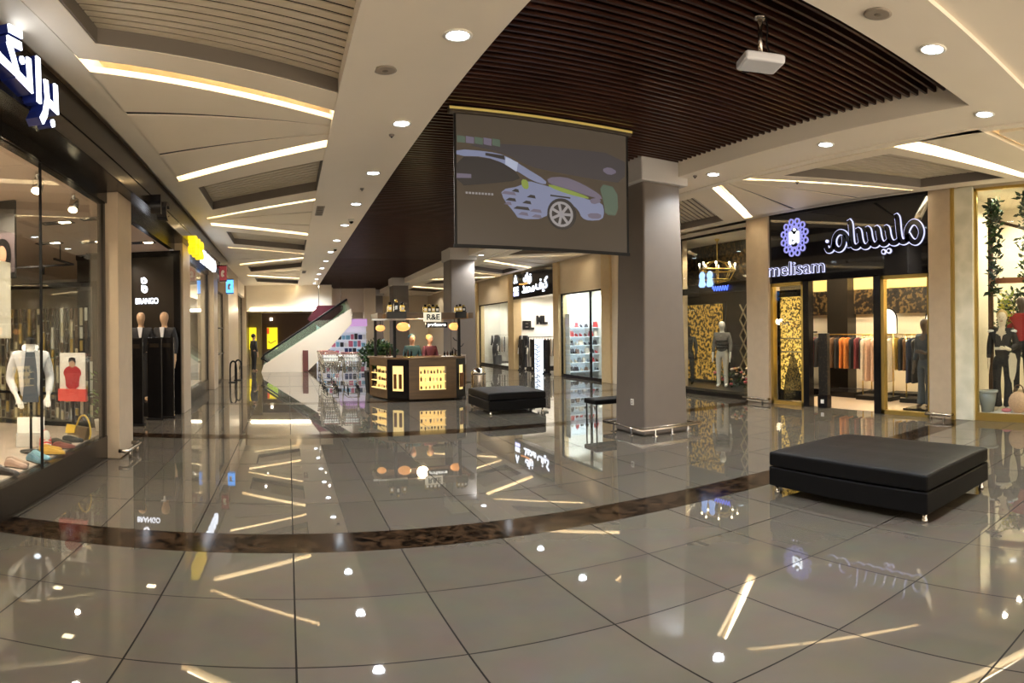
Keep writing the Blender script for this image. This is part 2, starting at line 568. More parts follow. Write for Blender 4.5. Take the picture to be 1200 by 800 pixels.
# faceted white panels over the side aisles: u runs from the inner edge (0) to the shop edge (1)
def aisle(xi, xo, k0, k1, name, y_shift=0., y_min=-6., y_max=39.0):
    pan, frame, slat, led, rec, seam, liner, ground = [MB() for _ in range(8)]
    P = 12.2
    def X(u): return xi + (xo - xi) * u
    def ok(*ys): return max(ys) < y_max and min(ys) > y_min
    rec.box(min(xi, xo), max(xi, xo), y_min, y_max, ZR + .08, ZR + .12)
    for k in range(k0, k1):
        o = P * k + y_shift
        for half in (0, 1):
            c = o + (7.15 if half == 0 else 13.1)
            # fan: apex on inner edge for half 0, on shop edge for half 1
            a, e = (0., 1.) if half == 0 else (1., 0.)
            w0, w1 = .20, 2.08
            ys_a = [c - w0, c - w0 / 3, c + w0 / 3, c + w0]
            ys_e = [c - w1, c - w1 * .42, c + w1 * .40, c + w1]
            if not ok(*ys_a, *ys_e):
                continue
            for j in range(3):
                g0, g1 = .014, .055
                z = ZC
                pan.prism([(X(a), ys_a[j] + g0 * (j > 0)), (X(e), ys_e[j] + g1 * (j > 0)), (X(e), ys_e[j + 1] - g1 * (j < 2)), (X(a), ys_a[j + 1] - g0 * (j < 2))], z, z + .016)
            for j, s_ in ((0, 1), (3, -1)):
                pan.prism([(X(a), ys_a[j]), (X(e), ys_e[j]), (X(e), ys_e[j] + s_ * .02), (X(a), ys_a[j] + s_ * .02)], ZC + .001, ZC + .065)
            for j in (1, 2):
                seam.prism([(X(a), ys_a[j] - .05), (X(e), ys_e[j] - .07), (X(e), ys_e[j] + .07), (X(a), ys_a[j] + .05)], ZC + .0165, ZC + .03)  # black backing strips paint the shade inside the panel gaps
            # glowing slots on both sides of the fan
            for s in (-1, 1):
                A = (X(a + (e - a) * .02), c + s * (w0 + .05)); B = (X(e + (a - e) * .03), c + s * (w1 + .08))
                wd = .15
                led.prism([(A[0], A[1]), (B[0], B[1]), (B[0], B[1] + s * wd), (A[0], A[1] + s * wd * .7)], ZR + .02, ZR + .05)
            # coffer between this fan and the next one
            c2 = o + (13.1 if half == 0 else 7.15 + P)
            w_in0, w_in1 = (w0, w1) if half == 0 else (w1, w0)
            nin, nout = (c + w_in0 + .24, c2 - w_in1 - .24)
            min_, mout = (c + (w1 if half == 0 else w0) + .24, c2 - (w0 if half == 0 else w1) - .24)
            # inner edge runs nin..nout at u=0, min_..mout at u=1
            if half == 0:
                i0, i1, s0, s1 = c + w0 + .24, c2 - w1 - .24, c + w1 + .24, c2 - w0 - .24
            else:
                i0, i1, s0, s1 = c + w1 + .24, c2 - w0 - .24, c + w0 + .24, c2 - w1 - .24
            if not ok(i0, i1, s0, s1):
                continue
            def Yq(u, t): return (i0 + (s0 - i0) * u) * (1 - t) + (i1 + (s1 - i1) * u) * t
            u0, u1, t0, t1 = .10, .90, .20, .80
            def q(u, t): return (X(u), Yq(u, t))
            for quad in ([(0, 0), (1, 0), (u1, t0), (u0, t0)], [(1, 0), (1, 1), (u1, t1), (u1, t0)],
                         [(1, 1), (0, 1), (u0, t1), (u1, t1)], [(0, 1), (0, 0), (u0, t0), (u0, t1)]):
                frame.prism([q(*p) for p in quad], ZC - .02, ZC + .14)
            edge = [q(u0, t0), q(u1, t0), q(u1, t1), q(u0, t1)]
            for i in range(4):
                A, B = Vector(edge[i]), Vector(edge[(i + 1) % 4])
                n_ = (B - A).normalized(); n_ = Vector((-n_.y, n_.x))
                if n_.dot(sum((Vector(e_) for e_ in edge), Vector((0, 0))) / 4 - A) < 0: n_ = -n_
                liner.prism([tuple(A), tuple(B), tuple(B + n_ * .018), tuple(A + n_ * .018)], ZC - .012, ZC + .1615)  # taupe liner paints the shaded inner rim
            ground.prism(edge, ZC + .1605, ZC + .175)  # black plate paints the dark between the slats
            n = 12
            for i in range(n):
                ta, tb = t0 + (t1 - t0) * (i + .08) / n, t0 + (t1 - t0) * (i + .80) / n
                slat.prism([q(u0, ta), q(u1, ta), q(u1, tb), q(u0, tb)], ZC + .146, ZC + .160)
    struct(seam.build(name + '_gap_shade_strips', BLACKM)); struct(liner.build(name + '_shade_liners', SHADE_LINER)); struct(ground.build(name + '_coffer_shade_backs', BLACKM))
    o1 = struct(pan.build(name + '_panels', WHITE)); struct(frame.build(name + '_frames', WHITE))
    struct(slat.build(name + '_slats', BEIGE)); struct(led.build(name + '_lights', LED)); struct(rec.build(name + '_recess', RECESS))
aisle(.78, -1.75, 0, 3, 'ceiling_left')
aisle(6.84, 9.50, 0, 3, 'ceiling_right', .28, 5.2)
# nearest coffer of the left aisle
def coffer(pts, name, n=14, flip=False):
    fr, sl, liner, ground = MB(), MB(), MB(), MB()
    p00, p10, p11, p01 = [Vector(p) for p in pts]
    def q(u, t): return tuple((p00 * (1 - u) + p10 * u) * (1 - t) + (p01 * (1 - u) + p11 * u) * t)
    u0, u1, t0, t1 = .09, .91, .12, .88
    for quad in ([(0, 0), (1, 0), (u1, t0), (u0, t0)], [(1, 0), (1, 1), (u1, t1), (u1, t0)],
                 [(1, 1), (0, 1), (u0, t1), (u1, t1)], [(0, 1), (0, 0), (u0, t0), (u0, t1)]):
        fr.prism([q(*p) for p in quad], ZC - .02, ZC + .14)
    edge = [q(u0, t0), q(u1, t0), q(u1, t1), q(u0, t1)]
    for i in range(4):
        A, B = Vector(edge[i]), Vector(edge[(i + 1) % 4])
        n_ = (B - A).normalized(); n_ = Vector((-n_.y, n_.x))
        if n_.dot(sum((Vector(e_) for e_ in edge), Vector((0, 0))) / 4 - A) < 0: n_ = -n_
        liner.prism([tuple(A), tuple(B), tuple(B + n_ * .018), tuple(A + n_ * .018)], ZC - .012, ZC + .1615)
    ground.prism(edge, ZC + .1605, ZC + .175)  # black plate and taupe liner again put the coffer shade into colour
    for i in range(n):
        ta, tb = t0 + (t1 - t0) * (i + .08) / n, t0 + (t1 - t0) * (i + .80) / n
        sl.prism([q(u0, ta), q(u1, ta), q(u1, tb), q(u0, tb)], ZC + .146, ZC + .160)
    struct(liner.build(name + '_shade_liner', SHADE_LINER)); struct(ground.build(name + '_shade_back', BLACKM))
    struct(fr.build(name + '_frame', WHITE)); struct(sl.build(name + '_slat', BEIGE))
coffer([(.78, 2.2), (-1.72, 1.6), (-1.72, 4.72), (.78, 6.62)], 'ceiling_coffer', 22)
coffer([(6.9, 4.2), (9.5, 3.15), (9.5, 5.2), (6.9, 6.95)], 'ceiling_coffer', 12)
b = MB()
b.prism([(6.82, 3.78), (6.74, 2.9), (9.6, 2.35), (9.6, 2.95)], ZC - .02, ZC + .05)
b.prism([(7.0, 2.72), (6.9, 2.1), (9.6, 1.98), (9.6, 2.2)], ZC - .02, ZC + .05)
struct(b.build('ceiling_panel', WHITE))
b = MB()
b.prism([(6.82, 3.90), (9.6, 2.98), (9.6, 3.12), (6.82, 4.04)], ZR + .0, ZR + .03)
struct(b.build('ceiling_light_slot', LED))
b = MB()
b.box(6.84, 9.6, 1.95, 5.2, ZR + .08, ZR + .12)
b.box(-1.75, .8, -6, 5.2, ZR + .08, ZR + .12)
struct(b.build('ceiling_recess', RECESS))
# white margins along the shop fronts
b = MB()
b.box(-2.02, -1.74, -6, 41, ZC, 4.6)
b.box(9.44, 9.62, -6, 41, ZC, 4.6)
struct(b.build('trim_2', WHITE))

# ------------------------------------------------------------------ columns
def column(x0, x1, y0, y1, name, detail=True):
    b = MB()
    t = .07 if detail else .03
    cx, cy = (x0 + x1) / 2, (y0 + y1) / 2
    P = [(x0, y0, 0), (x1, y0, 0), (x1, y1, 0), (x0, y1, 0)]
    Q = [(x0 + t, y0 + t, 4.15), (x1 - t, y0 + t, 4.15), (x1 - t, y1 - t, 4.15), (x0 + t, y1 - t, 4.15)]
    b.slab([Vector(p) for p in P], [Vector(p) for p in Q])
    o = struct(b.build(name, COLUMN, bevel=.035, seg=4))
    c = MB()
    c.box(x0 - .02, x1 + .03, y0 - .03, y1 + .03, 4.10, 4.62)
    struct(c.build('trim_capital', GREYW, bevel=.02))
    return o
column(5.25, 6.12, 7.70, 8.58, 'column')
column(5.30, 6.20, 18.9, 19.9, 'column', False)
column(5.30, 6.20, 29.9, 30.9, 'column', False)
column(5.30, 6.20, 38.2, 39.2, 'column', False)
# outlet on the near column
t = thing('wall_socket', 'small white wall socket low on the big taupe column', 'socket', (5.255, 8.05, .52))
b = MB(); b.box(5.245, 5.262, 8.01, 8.09, .47, .57); b.build('cover', SHOPWHITE, t, bevel=.004)
b = MB()
for z in (.50, .54):
    b.tube([(5.246, 8.05, z), (5.240, 8.05, z)], .012, 8)
b.build('socket_hole', BLACKM, t)
# steel bumper rail
t = thing('bumper_rail', 'brushed steel bumper rail on short posts around the big taupe column foot', 'rail', (5.68, 8.14, 0))
x0, x1, y0, y1 = 5.12, 6.27, 7.58, 8.72
b = MB(); b.tube([(x0, y0, .13), (x1, y0, .13), (x1, y1, .13), (x0, y1, .13)], .033, 10, closed=True)
b.build('rail', STEEL, t)
for (px_, py_) in ((x0 + .25, y0), (x1 - .25, y0), (x0, y0 + .3), (x0, y1 - .3), (x1, y0 + .3), (x1, y1 - .3), (5.7, y0)):
    b = MB(); b.lathe([(.05, 0), (.05, .012), (.018, .016), (.018, .12)], (px_, py_, 0), 10); b.build('post', STEEL, t)

# ------------------------------------------------------------------ downlights
def downlight(x, y, label, z=ZC, group='round downlights in the flat soffit', lit=True, col=(.86, .93, 1.0)):
    t = thing('downlight', label, 'ceiling light', (x, y, z), 0, group)
    b = MB(); b.lathe([(.115, 0), (.12, -.012), (.10, -.018), (.085, -.006), (.085, 0)], (0, 0, 0), 24); b.build('rim', SHOPWHITE, t, local=True)
    b = MB(); b.lathe([(.082, -.004), (.082, -.009), (.0, -.011)], (0, 0, 0), 20); b.build('lamp_disc', COOL, t, local=True)
    if lit:
        l = lamp('downlight_beam', 'SPOT', (x, y, z - .03), DOWNLIGHT_W, col, .08, spot=2.5, blend=.8)
    return t
# ------------------------------------------------------------------ lettering helpers
def text_mesh(name, s, size, depth, m, origin, u, v, parent=None, width=None, align='LEFT', bold=0.):
    """letters as ONE mesh lying in the plane (u, v) at origin"""
    cu = bpy.data.curves.new(name, 'FONT')
    cu.body = s; cu.size = size; cu.extrude = depth / 2; cu.offset = bold; cu.align_x = align
    to = bpy.data.objects.new(name, cu)
    C.objects.link(to)
    dg = bpy.context.evaluated_depsgraph_get(); dg.update()
    me = bpy.data.meshes.new_from_object(to.evaluated_get(dg))
    bpy.data.objects.remove(to)
    bpy.data.curves.remove(cu)
    u, v = Vector(u).normalized(), Vector(v).normalized()
    w = u.cross(v)
    o = Vector(origin)
    off = wl(parent) if parent else Vector((0, 0, 0))
    xs = [q.co.x for q in me.vertices]
    sx = width / (max(xs) - min(xs)) if width else 1
    for q in me.vertices:
        q.co = o + u * q.co.x * sx + v * q.co.y + w * (q.co.z + depth / 2) - off
    me.name = name
    me.materials.clear(); me.materials.append(m)
    ob = bpy.data.objects.new(name, me)
    C.objects.link(ob)
    if parent:
        ob.parent = parent
    return ob

def ribbon(b, pts, hw, o, u, v, w, d0, d1, m=0, taper=None, caps=True, sides=8):
    """flat thick pen stroke along a polyline of (a, b) points in the plane"""
    o, u, v, w = map(Vector, (o, u, v, w))
    n = len(pts)
    if n == 1 or (Vector(pts[0]) - Vector(pts[-1])).length < .02 and n == 2:
        p = pts[0]
        b.plate([(p[0] + hw * math.cos(2 * PI * k / sides), p[1] + hw * math.sin(2 * PI * k / sides)) for k in range(sides)], o, u, v, w, d0, d1, m)
        return
    L, R = [], []
    for i, p in enumerate(pts):
        p = Vector(p)
        t0 = (p - Vector(pts[i - 1])).normalized() if i else None
        t1 = (Vector(pts[i + 1]) - p).normalized() if i < n - 1 else None
        if t0 is None: t = t1; k = 1
        elif t1 is None: t = t0; k = 1
        else:
            t = (t0 + t1)
            t = t.normalized() if t.length > .2 else t1
            k = min(1.8, 1 / max(.35, t.dot(t1)))
        nn = Vector((-t.y, t.x))
        h = hw * k * (taper[i] if taper else 1)
        L.append(p + nn * h); R.append(p - nn * h)
    for i in range(n - 1):
        b.plate([L[i], L[i + 1], R[i + 1], R[i]], o, u, v, w, d0, d1, m)

def smooth_pts(pts, it=2, closed=False):
    for _ in range(it):
        q = [] if closed else [pts[0]]
        rng = range(len(pts)) if closed else range(len(pts) - 1)
        for i in rng:
            a, c = pts[i], pts[(i + 1) % len(pts)]
            q.append(tuple(a[k] * .75 + c[k] * .25 for k in range(len(a))))
            q.append(tuple(a[k] * .25 + c[k] * .75 for k in range(len(a))))
        if not closed:
            q.append(pts[-1])
        pts = q
    return pts

# ------------------------------------------------------------------ mannequins and people
def figure(root, h=1.78, shirt=None, trousers=None, body=MANN, head=True, arms='hang', face=False, hair=None, jacket_open=None, legs=True, sleeves=True, slim=1., flare=False):
    """one continuous body under root (standing at root, facing -y), with clothing as children"""
    k = h / 1.78
    def P(x, y, z): return (x * k, y * k, z * k)
    if arms == 'hang':
        ar = [((.19, .0, 1.42), .052), ((.235, .02, 1.16), .042), ((.245, -.05, .93), .030), ((.245, -.07, .84), .036), ((.243, -.085, .75), .020)]
        al = [(( -p[0], p[1], p[2]), r) for p, r in ar]
    elif arms == 'bent':
        ar = [((.19, .0, 1.42), .052), ((.26, .03, 1.17), .042), ((.15, -.17, 1.10), .030), ((.10, -.215, 1.12), .034), ((.05, -.24, 1.13), .020)]
        al = [((-.19, .0, 1.42), .052), ((-.235, .02, 1.16), .042), ((-.245, -.05, .93), .030), ((-.245, -.07, .84), .036), ((-.243, -.085, .75), .020)]
    else:  # both hands forward on a counter
        ar = [((.19, .0, 1.42), .052), ((.24, -.02, 1.17), .042), ((.17, -.24, 1.10), .030), ((.14, -.31, 1.09), .034), ((.13, -.37, 1.08), .020)]
        al = [((-p[0], p[1], p[2]), r) for p, r in ar]
    pelvis, waist, chest, neck0 = (0, 0, .95), (0, .01, 1.12), (0, 0, 1.32), (0, .01, 1.46)
    def S(L, f=1.): return [(P(*p), (r[0] * k * f, r[1] * k * f) if isinstance(r, tuple) else r * k * f) for p, r in L]
    tr = [(pelvis, (.14 * slim, .10)), (waist, (.115 * slim, .085)), (chest, (.145 * slim, .10)), (neck0, (.06, .055))]
    hd = [(neck0, (.06, .055)), ((0, -.0, 1.535), (.050, .054)), ((0, -.018, 1.605), (.082, .098)), ((0, -.012, 1.665), (.096, .116)), ((0, -.004, 1.735), (.090, .110)), ((0, 0, 1.785), (.045, .055))]
    lr = [(pelvis, (.14 * slim, .10)), ((.095, 0, .86), (.085, .09)), ((.10, -.01, .50), (.058, .062)), ((.105, .01, .12), (.04, .044)), ((.11, -.02, .045), (.04, .05)), ((.12, -.14, .03), (.036, .026))]
    ll = [((-p[0], p[1], p[2]), r) for p, r in lr]
    ch = [S(tr)]
    if head: ch.append(S(hd))
    ch += [S([(chest, (.145 * slim, .10))] + ar), S([(chest, (.145 * slim, .10))] + al)]
    if legs: ch += [S(lr), S(ll)]
    # four fingers and a thumb grow out of every palm as short bent chains of the same surface
    for arm in (ar, al):
        wv, e = Vector(arm[3][0]), Vector(arm[4][0])
        d = (e - wv).normalized()
        side = d.cross(Vector((1, 0, 0)) if abs(d.x) < .8 else Vector((0, 1, 0))).normalized()
        for off, ln in ((-.027, .060), (-.009, .074), (.009, .070), (.026, .054)):
            q = e + side * off
            ch.append(S([(arm[4][0], arm[4][1]), (tuple(q + d * .012), .0095), (tuple(q + d * (.012 + ln * .5)), .0088), (tuple(q + d * (.010 + ln) + Vector((0, -.012, -.004))), .0075)]))
        q = wv - side * .034
        ch.append(S([(arm[3][0], arm[3][1]), (tuple(q + d * .012), .011), (tuple(q + d * .045 - side * .008), .009)]))
    skin('body', ch, body, root)
    if trousers:
        f = 1.16
        t2 = [[(pelvis, (.15 * slim, .112)), ((0, .01, 1.06), (.125 * slim, .10))],
              S([(pelvis, .1)]),]
        L2 = lambda L: [(pelvis, (.15 * slim, .112))] + [(p, (r[0] * f, r[1] * f)) for p, r in L[1:3]] + [(L[3][0], (.058, .06) if not flare else (.095, .10)), ((L[3][0][0], L[3][0][1], .05), (.058, .062) if not flare else (.12, .125))]
        skin('trousers', [S(t2[0]), S(L2(lr)), S(L2(ll))], trousers, root)
    if shirt:
        t3 = [((0, 0, .86), (.165 * slim, .12)), (waist, (.135 * slim, .105)), (chest, (.168 * slim, .118)), ((0, .01, 1.47), (.085, .07))]
        def slv(A): return [(chest, (.168 * slim, .118))] + [(p, r * 1.42) for p, r in A[:3]]
        skin('jacket' if jacket_open else 'top', [S(t3)] + ([S(slv(ar)), S(slv(al))] if sleeves else []), shirt, root)
    if jacket_open:
        b = MB()
        b.plate([(-.05 * k, 1.48 * k), (.05 * k, 1.48 * k), (0, 1.12 * k)], (0, -.13 * k, 0), (1, 0, 0), (0, 0, 1), (0, -1, 0), -.02, .012)
        b.build('shirt_front', jacket_open, root, local=True)
    if head and face:
        for s in (-1, 1):
            b = MB(); b.ball(P(s * .03, -.098, 1.675), .011 * k, n=8); b.build('eye', MATS.get('matte_black'), root, local=True)
            b = MB(); b.ball(P(s * .082, .0, 1.665), .022 * k, .45, .8, 1.2, n=8); b.build('ear', body, root, local=True)
        b = MB(); b.ball(P(0, -.112, 1.65), .017 * k, .8, 1, 1.3, n=8); b.build('nose', body, root, local=True)
        b = MB(); b.ball(P(0, -.098, 1.61), .022 * k, 1.2, .5, .35, n=8); b.build('mouth', mat('lip', (.35, .10, .08), .5), root, local=True)
    if head and hair:
        b = MB()
        b.ball(P(0, .028, 1.715), .108 * k, .95, 1.05, 1.0, n=14)
        b.build('hair', hair, root, local=True)

BLACKSUIT = mat('black_suit_cloth', (.016, .016, .019), .75, noise=.2, nscale=30)
DARKCLOTH = mat('charcoal_cloth', (.045, .045, .05), .8, noise=.2, nscale=30)
WHITECLOTH = mat('white_cloth', (.72, .72, .74), .75, noise=.05, nscale=20)
REDCLOTH = mat('red_cloth', (.40, .02, .02), .7, noise=.15, nscale=20)
TEALCLOTH = mat('dark_teal_cloth', (.015, .05, .055), .8, noise=.2)

# ------------------------------------------------------------------ store on the west side of the walkway
XG, XFAS = -2.45, -2.08
# shell
b = MB(); b.box(-8.2, -8.0, -2, 40, 0, 4.7); struct(b.build('wall_left', CREAM))
b = MB(); b.box(-8, -2.5, -2, 17.9, 3.50, 3.58); struct(b.build('ceiling_store', mat('pinkish_ceiling', (.70, .54, .42), .6)))
b = MB(); b.box(-8, -2.45, -2.2, -2, 0, 3.5); struct(b.build('wall_store_south', CREAM))
# fascia above the shop windows
b = MB(); b.box(-2.5, XFAS, -4, 20.5, 3.66, 4.26); struct(b.build('trim_fascia', BRONZE, bevel=.012))
b = MB()
b.box(XFAS - .0, XFAS + .012, -4, 20.5, 3.66, 3.70); b.box(XFAS, XFAS + .012, -4, 20.5, 3.88, 3.90)
b.box(-2.5, -2.40, -4, 20.5, 3.50, 3.66)
struct(b.build('trim_window_head', BLACK))
# pilasters
def pilaster(x0, x1, y0, y1, z1, m=PILASTER, nm='pilaster'):
    b = MB(); b.box(x0, x1, y0, y1, 0, z1)
    return struct(b.build('trim_' + nm, m, bevel=.012))
pilaster(-2.47, -2.25, 7.66, 8.36, 3.66)
pilaster(-2.42, -2.22, 12.45, 13.35, 3.66)
pilaster(-2.75, -2.25, 17.9, 18.9, 4.24)
pilaster(-3.2, -2.22, 22.0, 26.3, 4.24)
pilaster(-3.0, -2.22, 31.2, 35.5, 4.24)
# plinth and glazing of the big display window
def shop_window(y0, y1, x=XG, kick=.32, top=3.55, posts=(), nm='window_1', fr=BRONZE, flip=1, t=.07):
    w = MB(); w.box(x - .012, x + .0, y0 + .02, y1 - .02, kick, top)
    o = struct(w.build(nm, GLASS))
    f = MB()
    f.box(x - .10, x + .03, y0, y1, 0.0, kick)
    f.box(x - t, x + .02, y0, y0 + t, kick, top); f.box(x - t, x + .02, y1 - t, y1, kick, top)
    f.box(x - t, x + .02, y0, y1, top - .06, top)
    f.build('window_frame', fr, o)
    for p in posts:
        g = MB(); g.box(x - .02, x + .012, p - .004, p + .004, .02, top)
        g.build('glass_joint', BLACKM, o)
    return o
shop_window(-1.9, 7.66, posts=(5.55,), nm='window_1')
shop_window(13.35, 17.9, nm='window_2')
# display deck behind the first window
b = MB(); b.box(-4.95, -2.55, -1.9, 8.34, 0, .335)
struct(b.build('floor_display_deck', mat('pale_deck_laminate', (.62, .50, .40), .18, noise=.06)))

# back part of the store: slatted screen of hanging strips behind a black framed pane
t = thing('framed_glass_screen', 'tall black framed glass screen with hanging bead strips behind the display deck', 'screen', (-3.5, 8.2, .335))
b = MB()
b.box(-4.9, -2.72, 8.17, 8.23, 2.40, 2.48); b.box(-4.9, -2.72, 8.17, 8.23, .335, .40); b.box(-2.80, -2.72, 8.17, 8.23, .335, 2.48); b.box(-4.9, -4.83, 8.17, 8.23, .335, 2.48)
b.box(-4.9, -2.72, 8.18, 8.22, .80, .84)
b.build('frame', BLACK, t)
b = MB(); b.box(-4.83, -2.80, 8.195, 8.202, .40, 2.40); b.build('pane', GLASS, t)
STRIP = [mat('strip_cream', (.62, .52, .36), .5), mat('strip_brown', (.10, .055, .03), .5), mat('strip_white', (.75, .72, .66), .4), mat('strip_gold', (.55, .36, .10), .4), mat('strip_dark', (.03, .02, .015), .5)]
rnd = random.Random(3)
for i in range(26):
    x = -4.78 + i * .077
    s = MB()
    zc = 2.1
    while zc > .45:
        ln = rnd.uniform(.05, .32)
        s.box(x - .020, x + .020, 8.26, 8.29, max(.42, zc - ln), zc, m=rnd.choice([0, 1, 1, 2, 3, 4, 4]))
        zc -= ln + rnd.uniform(0, .03)
    s.build('bead_strip', STRIP, t)

# inner wall with portrait, white cube shelf
b = MB(); b.box(-4.6, -3.44, 6.94, 7.0, 2.45, 3.5); b.box(-7.9, -4.0, 7.0, 7.2, 2.9, 3.5)
struct(b.build('wall_bulkhead', mat('dark_grey_bulkhead', (.05, .045, .04), .5)))
t = thing('portrait_print', 'framed print of a dark haired woman above the white cube shelf', 'picture', (-3.75, 6.9, 2.55))
b = MB(); b.box(-4.35, -3.42, 6.90, 6.93, 2.52, 3.05); b.build('print_ground', mat('print_mauve', (.10, .075, .08), .5), t)
b = MB(); b.plate(smooth_pts([(-.10, .02), (-.14, .22), (-.06, .40), (.08, .42), (.16, .26), (.14, .02)], 2, True), (-3.62, 6.895, 2.56), (1, 0, 0), (0, 0, 1), (0, -1, 0), 0, .008); b.build('printed_hair', BLACKM, t)
b = MB(); b.plate(smooth_pts([(-.05, .06), (-.07, .22), (0, .32), (.08, .22), (.05, .05)], 2, True), (-3.60, 6.885, 2.58), (1, 0, 0), (0, 0, 1), (0, -1, 0), 0, .006); b.build('printed_face', SKIN, t)
t = thing('cube_shelf', 'white lit cube shelf of small goods at the end of the display deck', 'shelf', (-3.55, 6.5, 1.66))
b = MB()
for z in (1.66, 1.90, 2.14, 2.38, 2.60): b.box(-4.05, -3.41, 6.45, 6.75, z, z + .025)
b.box(-3.435, -3.41, 6.45, 6.75, 1.66, 2.62); b.box(-4.05, -3.41, 6.74, 6.76, 1.66, 2.62); b.box(-4.05, -4.03, 6.45, 6.75, 1.66, 2.62)
b.build('frame', mat('lit_shelf_white', (.85, .80, .68), .4, emit=(1, .85, .6), es=.08), t)
b = MB(); b.box(-3.80, -3.76, 6.70, 6.74, .335, 1.66); b.build('leg', BLACKM, t)
for i, z in enumerate((1.685, 1.925, 2.165, 2.405)):
    s = MB()
    s.ball((-3.62, 6.58, z + .05), .065, 1.5, .8, .75, n=10)
    s.ball((-3.53, 6.56, z + .035), .045, 1.2, .8, .75, n=10)
    tag(s.build('slipper', mat('slipper_%d' % (i % 2), [(.75, .58, .25), (.30, .20, .14)][i % 2], .6)), 'soft %s slipper in the %s cubby of the white cube shelf' % (['straw', 'brown'][i % 2], ['lowest', 'second', 'third', 'top'][i]), 'slipper', 'slippers in the cube shelf')

# ceiling fittings inside the store
def spot(x, y, z, label, group='adjustable spotlights over the display window'):
    t = thing('spotlight', label, 'spotlight', (x, y, z), 0, group)
    b = MB(); b.lathe([(.025, 0), (.025, -.05), (.012, -.055), (.012, -.10)], (0, 0, 0), 10); b.build('stem', CHROME, t, local=True)
    b = MB(); b.tube([(0, .05, -.07), (0, .03, -.13), (0, -.02, -.22)], .055, 14, r1=.065); b.build('can', STEEL, t, local=True)
    b = MB(); b.tube([(0, -.018, -.215), (0, -.024, -.228)], .055, 14); b.build('lens', WARMLAMP, t, local=True)
    lamp('spot_beam', 'SPOT', (x, y - .05, z - .26), 40, (1, .85, .65), .05, spot=1.9, rot=(-.25, 0, 0))
spot(-2.62, 5.85, 3.50, 'steel spotlight beside the shining letters over the display window')
spot(-2.62, 6.95, 3.50, 'steel spotlight beside the stone pilaster over the display window')
def square_light(x, y, z, label, group, s=.26):
    t = thing('recessed_light', label, 'ceiling light', (x, y, z), 0, group)
    b = MB()
    b.box(-s, s, -.11, -.09, -.012, 0); b.box(-s, s, .09, .11, -.012, 0); b.box(-s, -s + .02, -.09, .09, -.012, 0); b.box(s - .02, s, -.09, .09, -.012, 0); b.box(-.01, .01, -.09, .09, -.012, 0)
    b.build('frame', BLACKM, t, local=True)
    b = MB(); b.cbox((.12, 0, -.006), (.16, .14, .01)); b.build('lamp_face', WARMLAMP, t, local=True)
    b = MB(); b.cbox((-.12, 0, -.004), (.16, .14, .006)); b.build('blank_face', BLACKM, t, local=True)
for i, (x, y, lb) in enumerate([(-3.55, 8.7, 'double recessed light beside the shopfront glass'), (-2.85, 8.6, 'double recessed light behind the stone pilaster'),
        (-3.65, 10.8, 'double recessed light second from the shopfront over the bead screen'), (-4.5, 10.6, 'double recessed light deeper in over the bead screen'),
        (-4.1, 12.4, 'double recessed light by the store black end wall'), (-2.8, 11.2, 'double recessed light over the store entrance mannequins')]):
    square_light(x, y, 3.50, lb, 'recessed lights in the pink store ceiling')
t = thing('track_rail', 'black ceiling track carrying one small spotlight inside the store', 'track light', (-5.2, 13.0, 3.2))
b = MB(); b.box(-6.6, -4.4, 11.6, 11.64, 3.16, 3.20); b.box(-4.42, -4.38, 10.6, 11.64, 3.16, 3.20); b.box(-6.0, -5.98, 11.6, 11.62, 3.2, 3.5); b.box(-4.41, -4.39, 10.9, 10.92, 3.2, 3.5); b.build('rail', BLACKM, t)
b = MB(); b.lathe([(.05, 0), (.05, -.16)], (-5.1, 11.62, 3.16), 10); b.build('can', BLACKM, t)
lamp_rows((-3.4, -5.2), (2.2, 4.4, 6.4), 3.46, SHOP_W * 1.3, (1, .84, .64))
lamp_rows((-3.6, -5.4), (9.6, 11.4), 3.46, SHOP_W * .7, (1, .82, .62))
lamp_rows((-3.0, -3.8), (14.2, 15.6, 17.0), 3.46, SHOP_W * .6, (1, .90, .72))

# dark window bust in a white jacket
t = thing('bust_form', 'headless bust form in a white open jacket standing in the display window', 'mannequin', (-2.88, 6.2, .335), .42)
def HF(hand, dr):
    h_, d = Vector(hand), Vector(dr).normalized()
    side = d.cross(Vector((0, 0, 1))).normalized()
    out = []
    for off, ln in ((-.027, .060), (-.009, .074), (.009, .070), (.026, .054)):
        q = h_ + side * off
        out.append([(hand, .030), (tuple(q + d * .035), .0098), (tuple(q + d * (.035 + ln * .5)), .009), (tuple(q + d * (.03 + ln) + Vector((0, 0, -.016))), .0078)])
    out.append([(hand, .030), (tuple(h_ + side * .036 + d * .01), .011), (tuple(h_ + side * .05 + d * .045), .009)])
    return out
skin('torso', [[((0, 0, .62), (.125, .09)), ((0, 0, .82), (.105, .085)), ((0, 0, 1.04), (.13, .095)), ((0, .01, 1.20), (.055, .05)), ((0, .0, 1.30), (.047, .045))],
               [((0, 0, 1.04), (.13, .095)), ((.18, 0, 1.12), .05), ((.22, .03, .86), .038), ((.20, -.18, .68), .027), ((.19, -.25, .64), .030)], *HF((.19, -.25, .64), (-.02, -.7, -.5)),
               [((0, 0, 1.04), (.13, .095)), ((-.18, 0, 1.12), .05), ((-.24, .03, .86), .038), ((-.16, -.17, .68), .027), ((-.12, -.24, .62), .030)], *HF((-.12, -.24, .62), (.2, -.7, -.5))], MANNW, t)
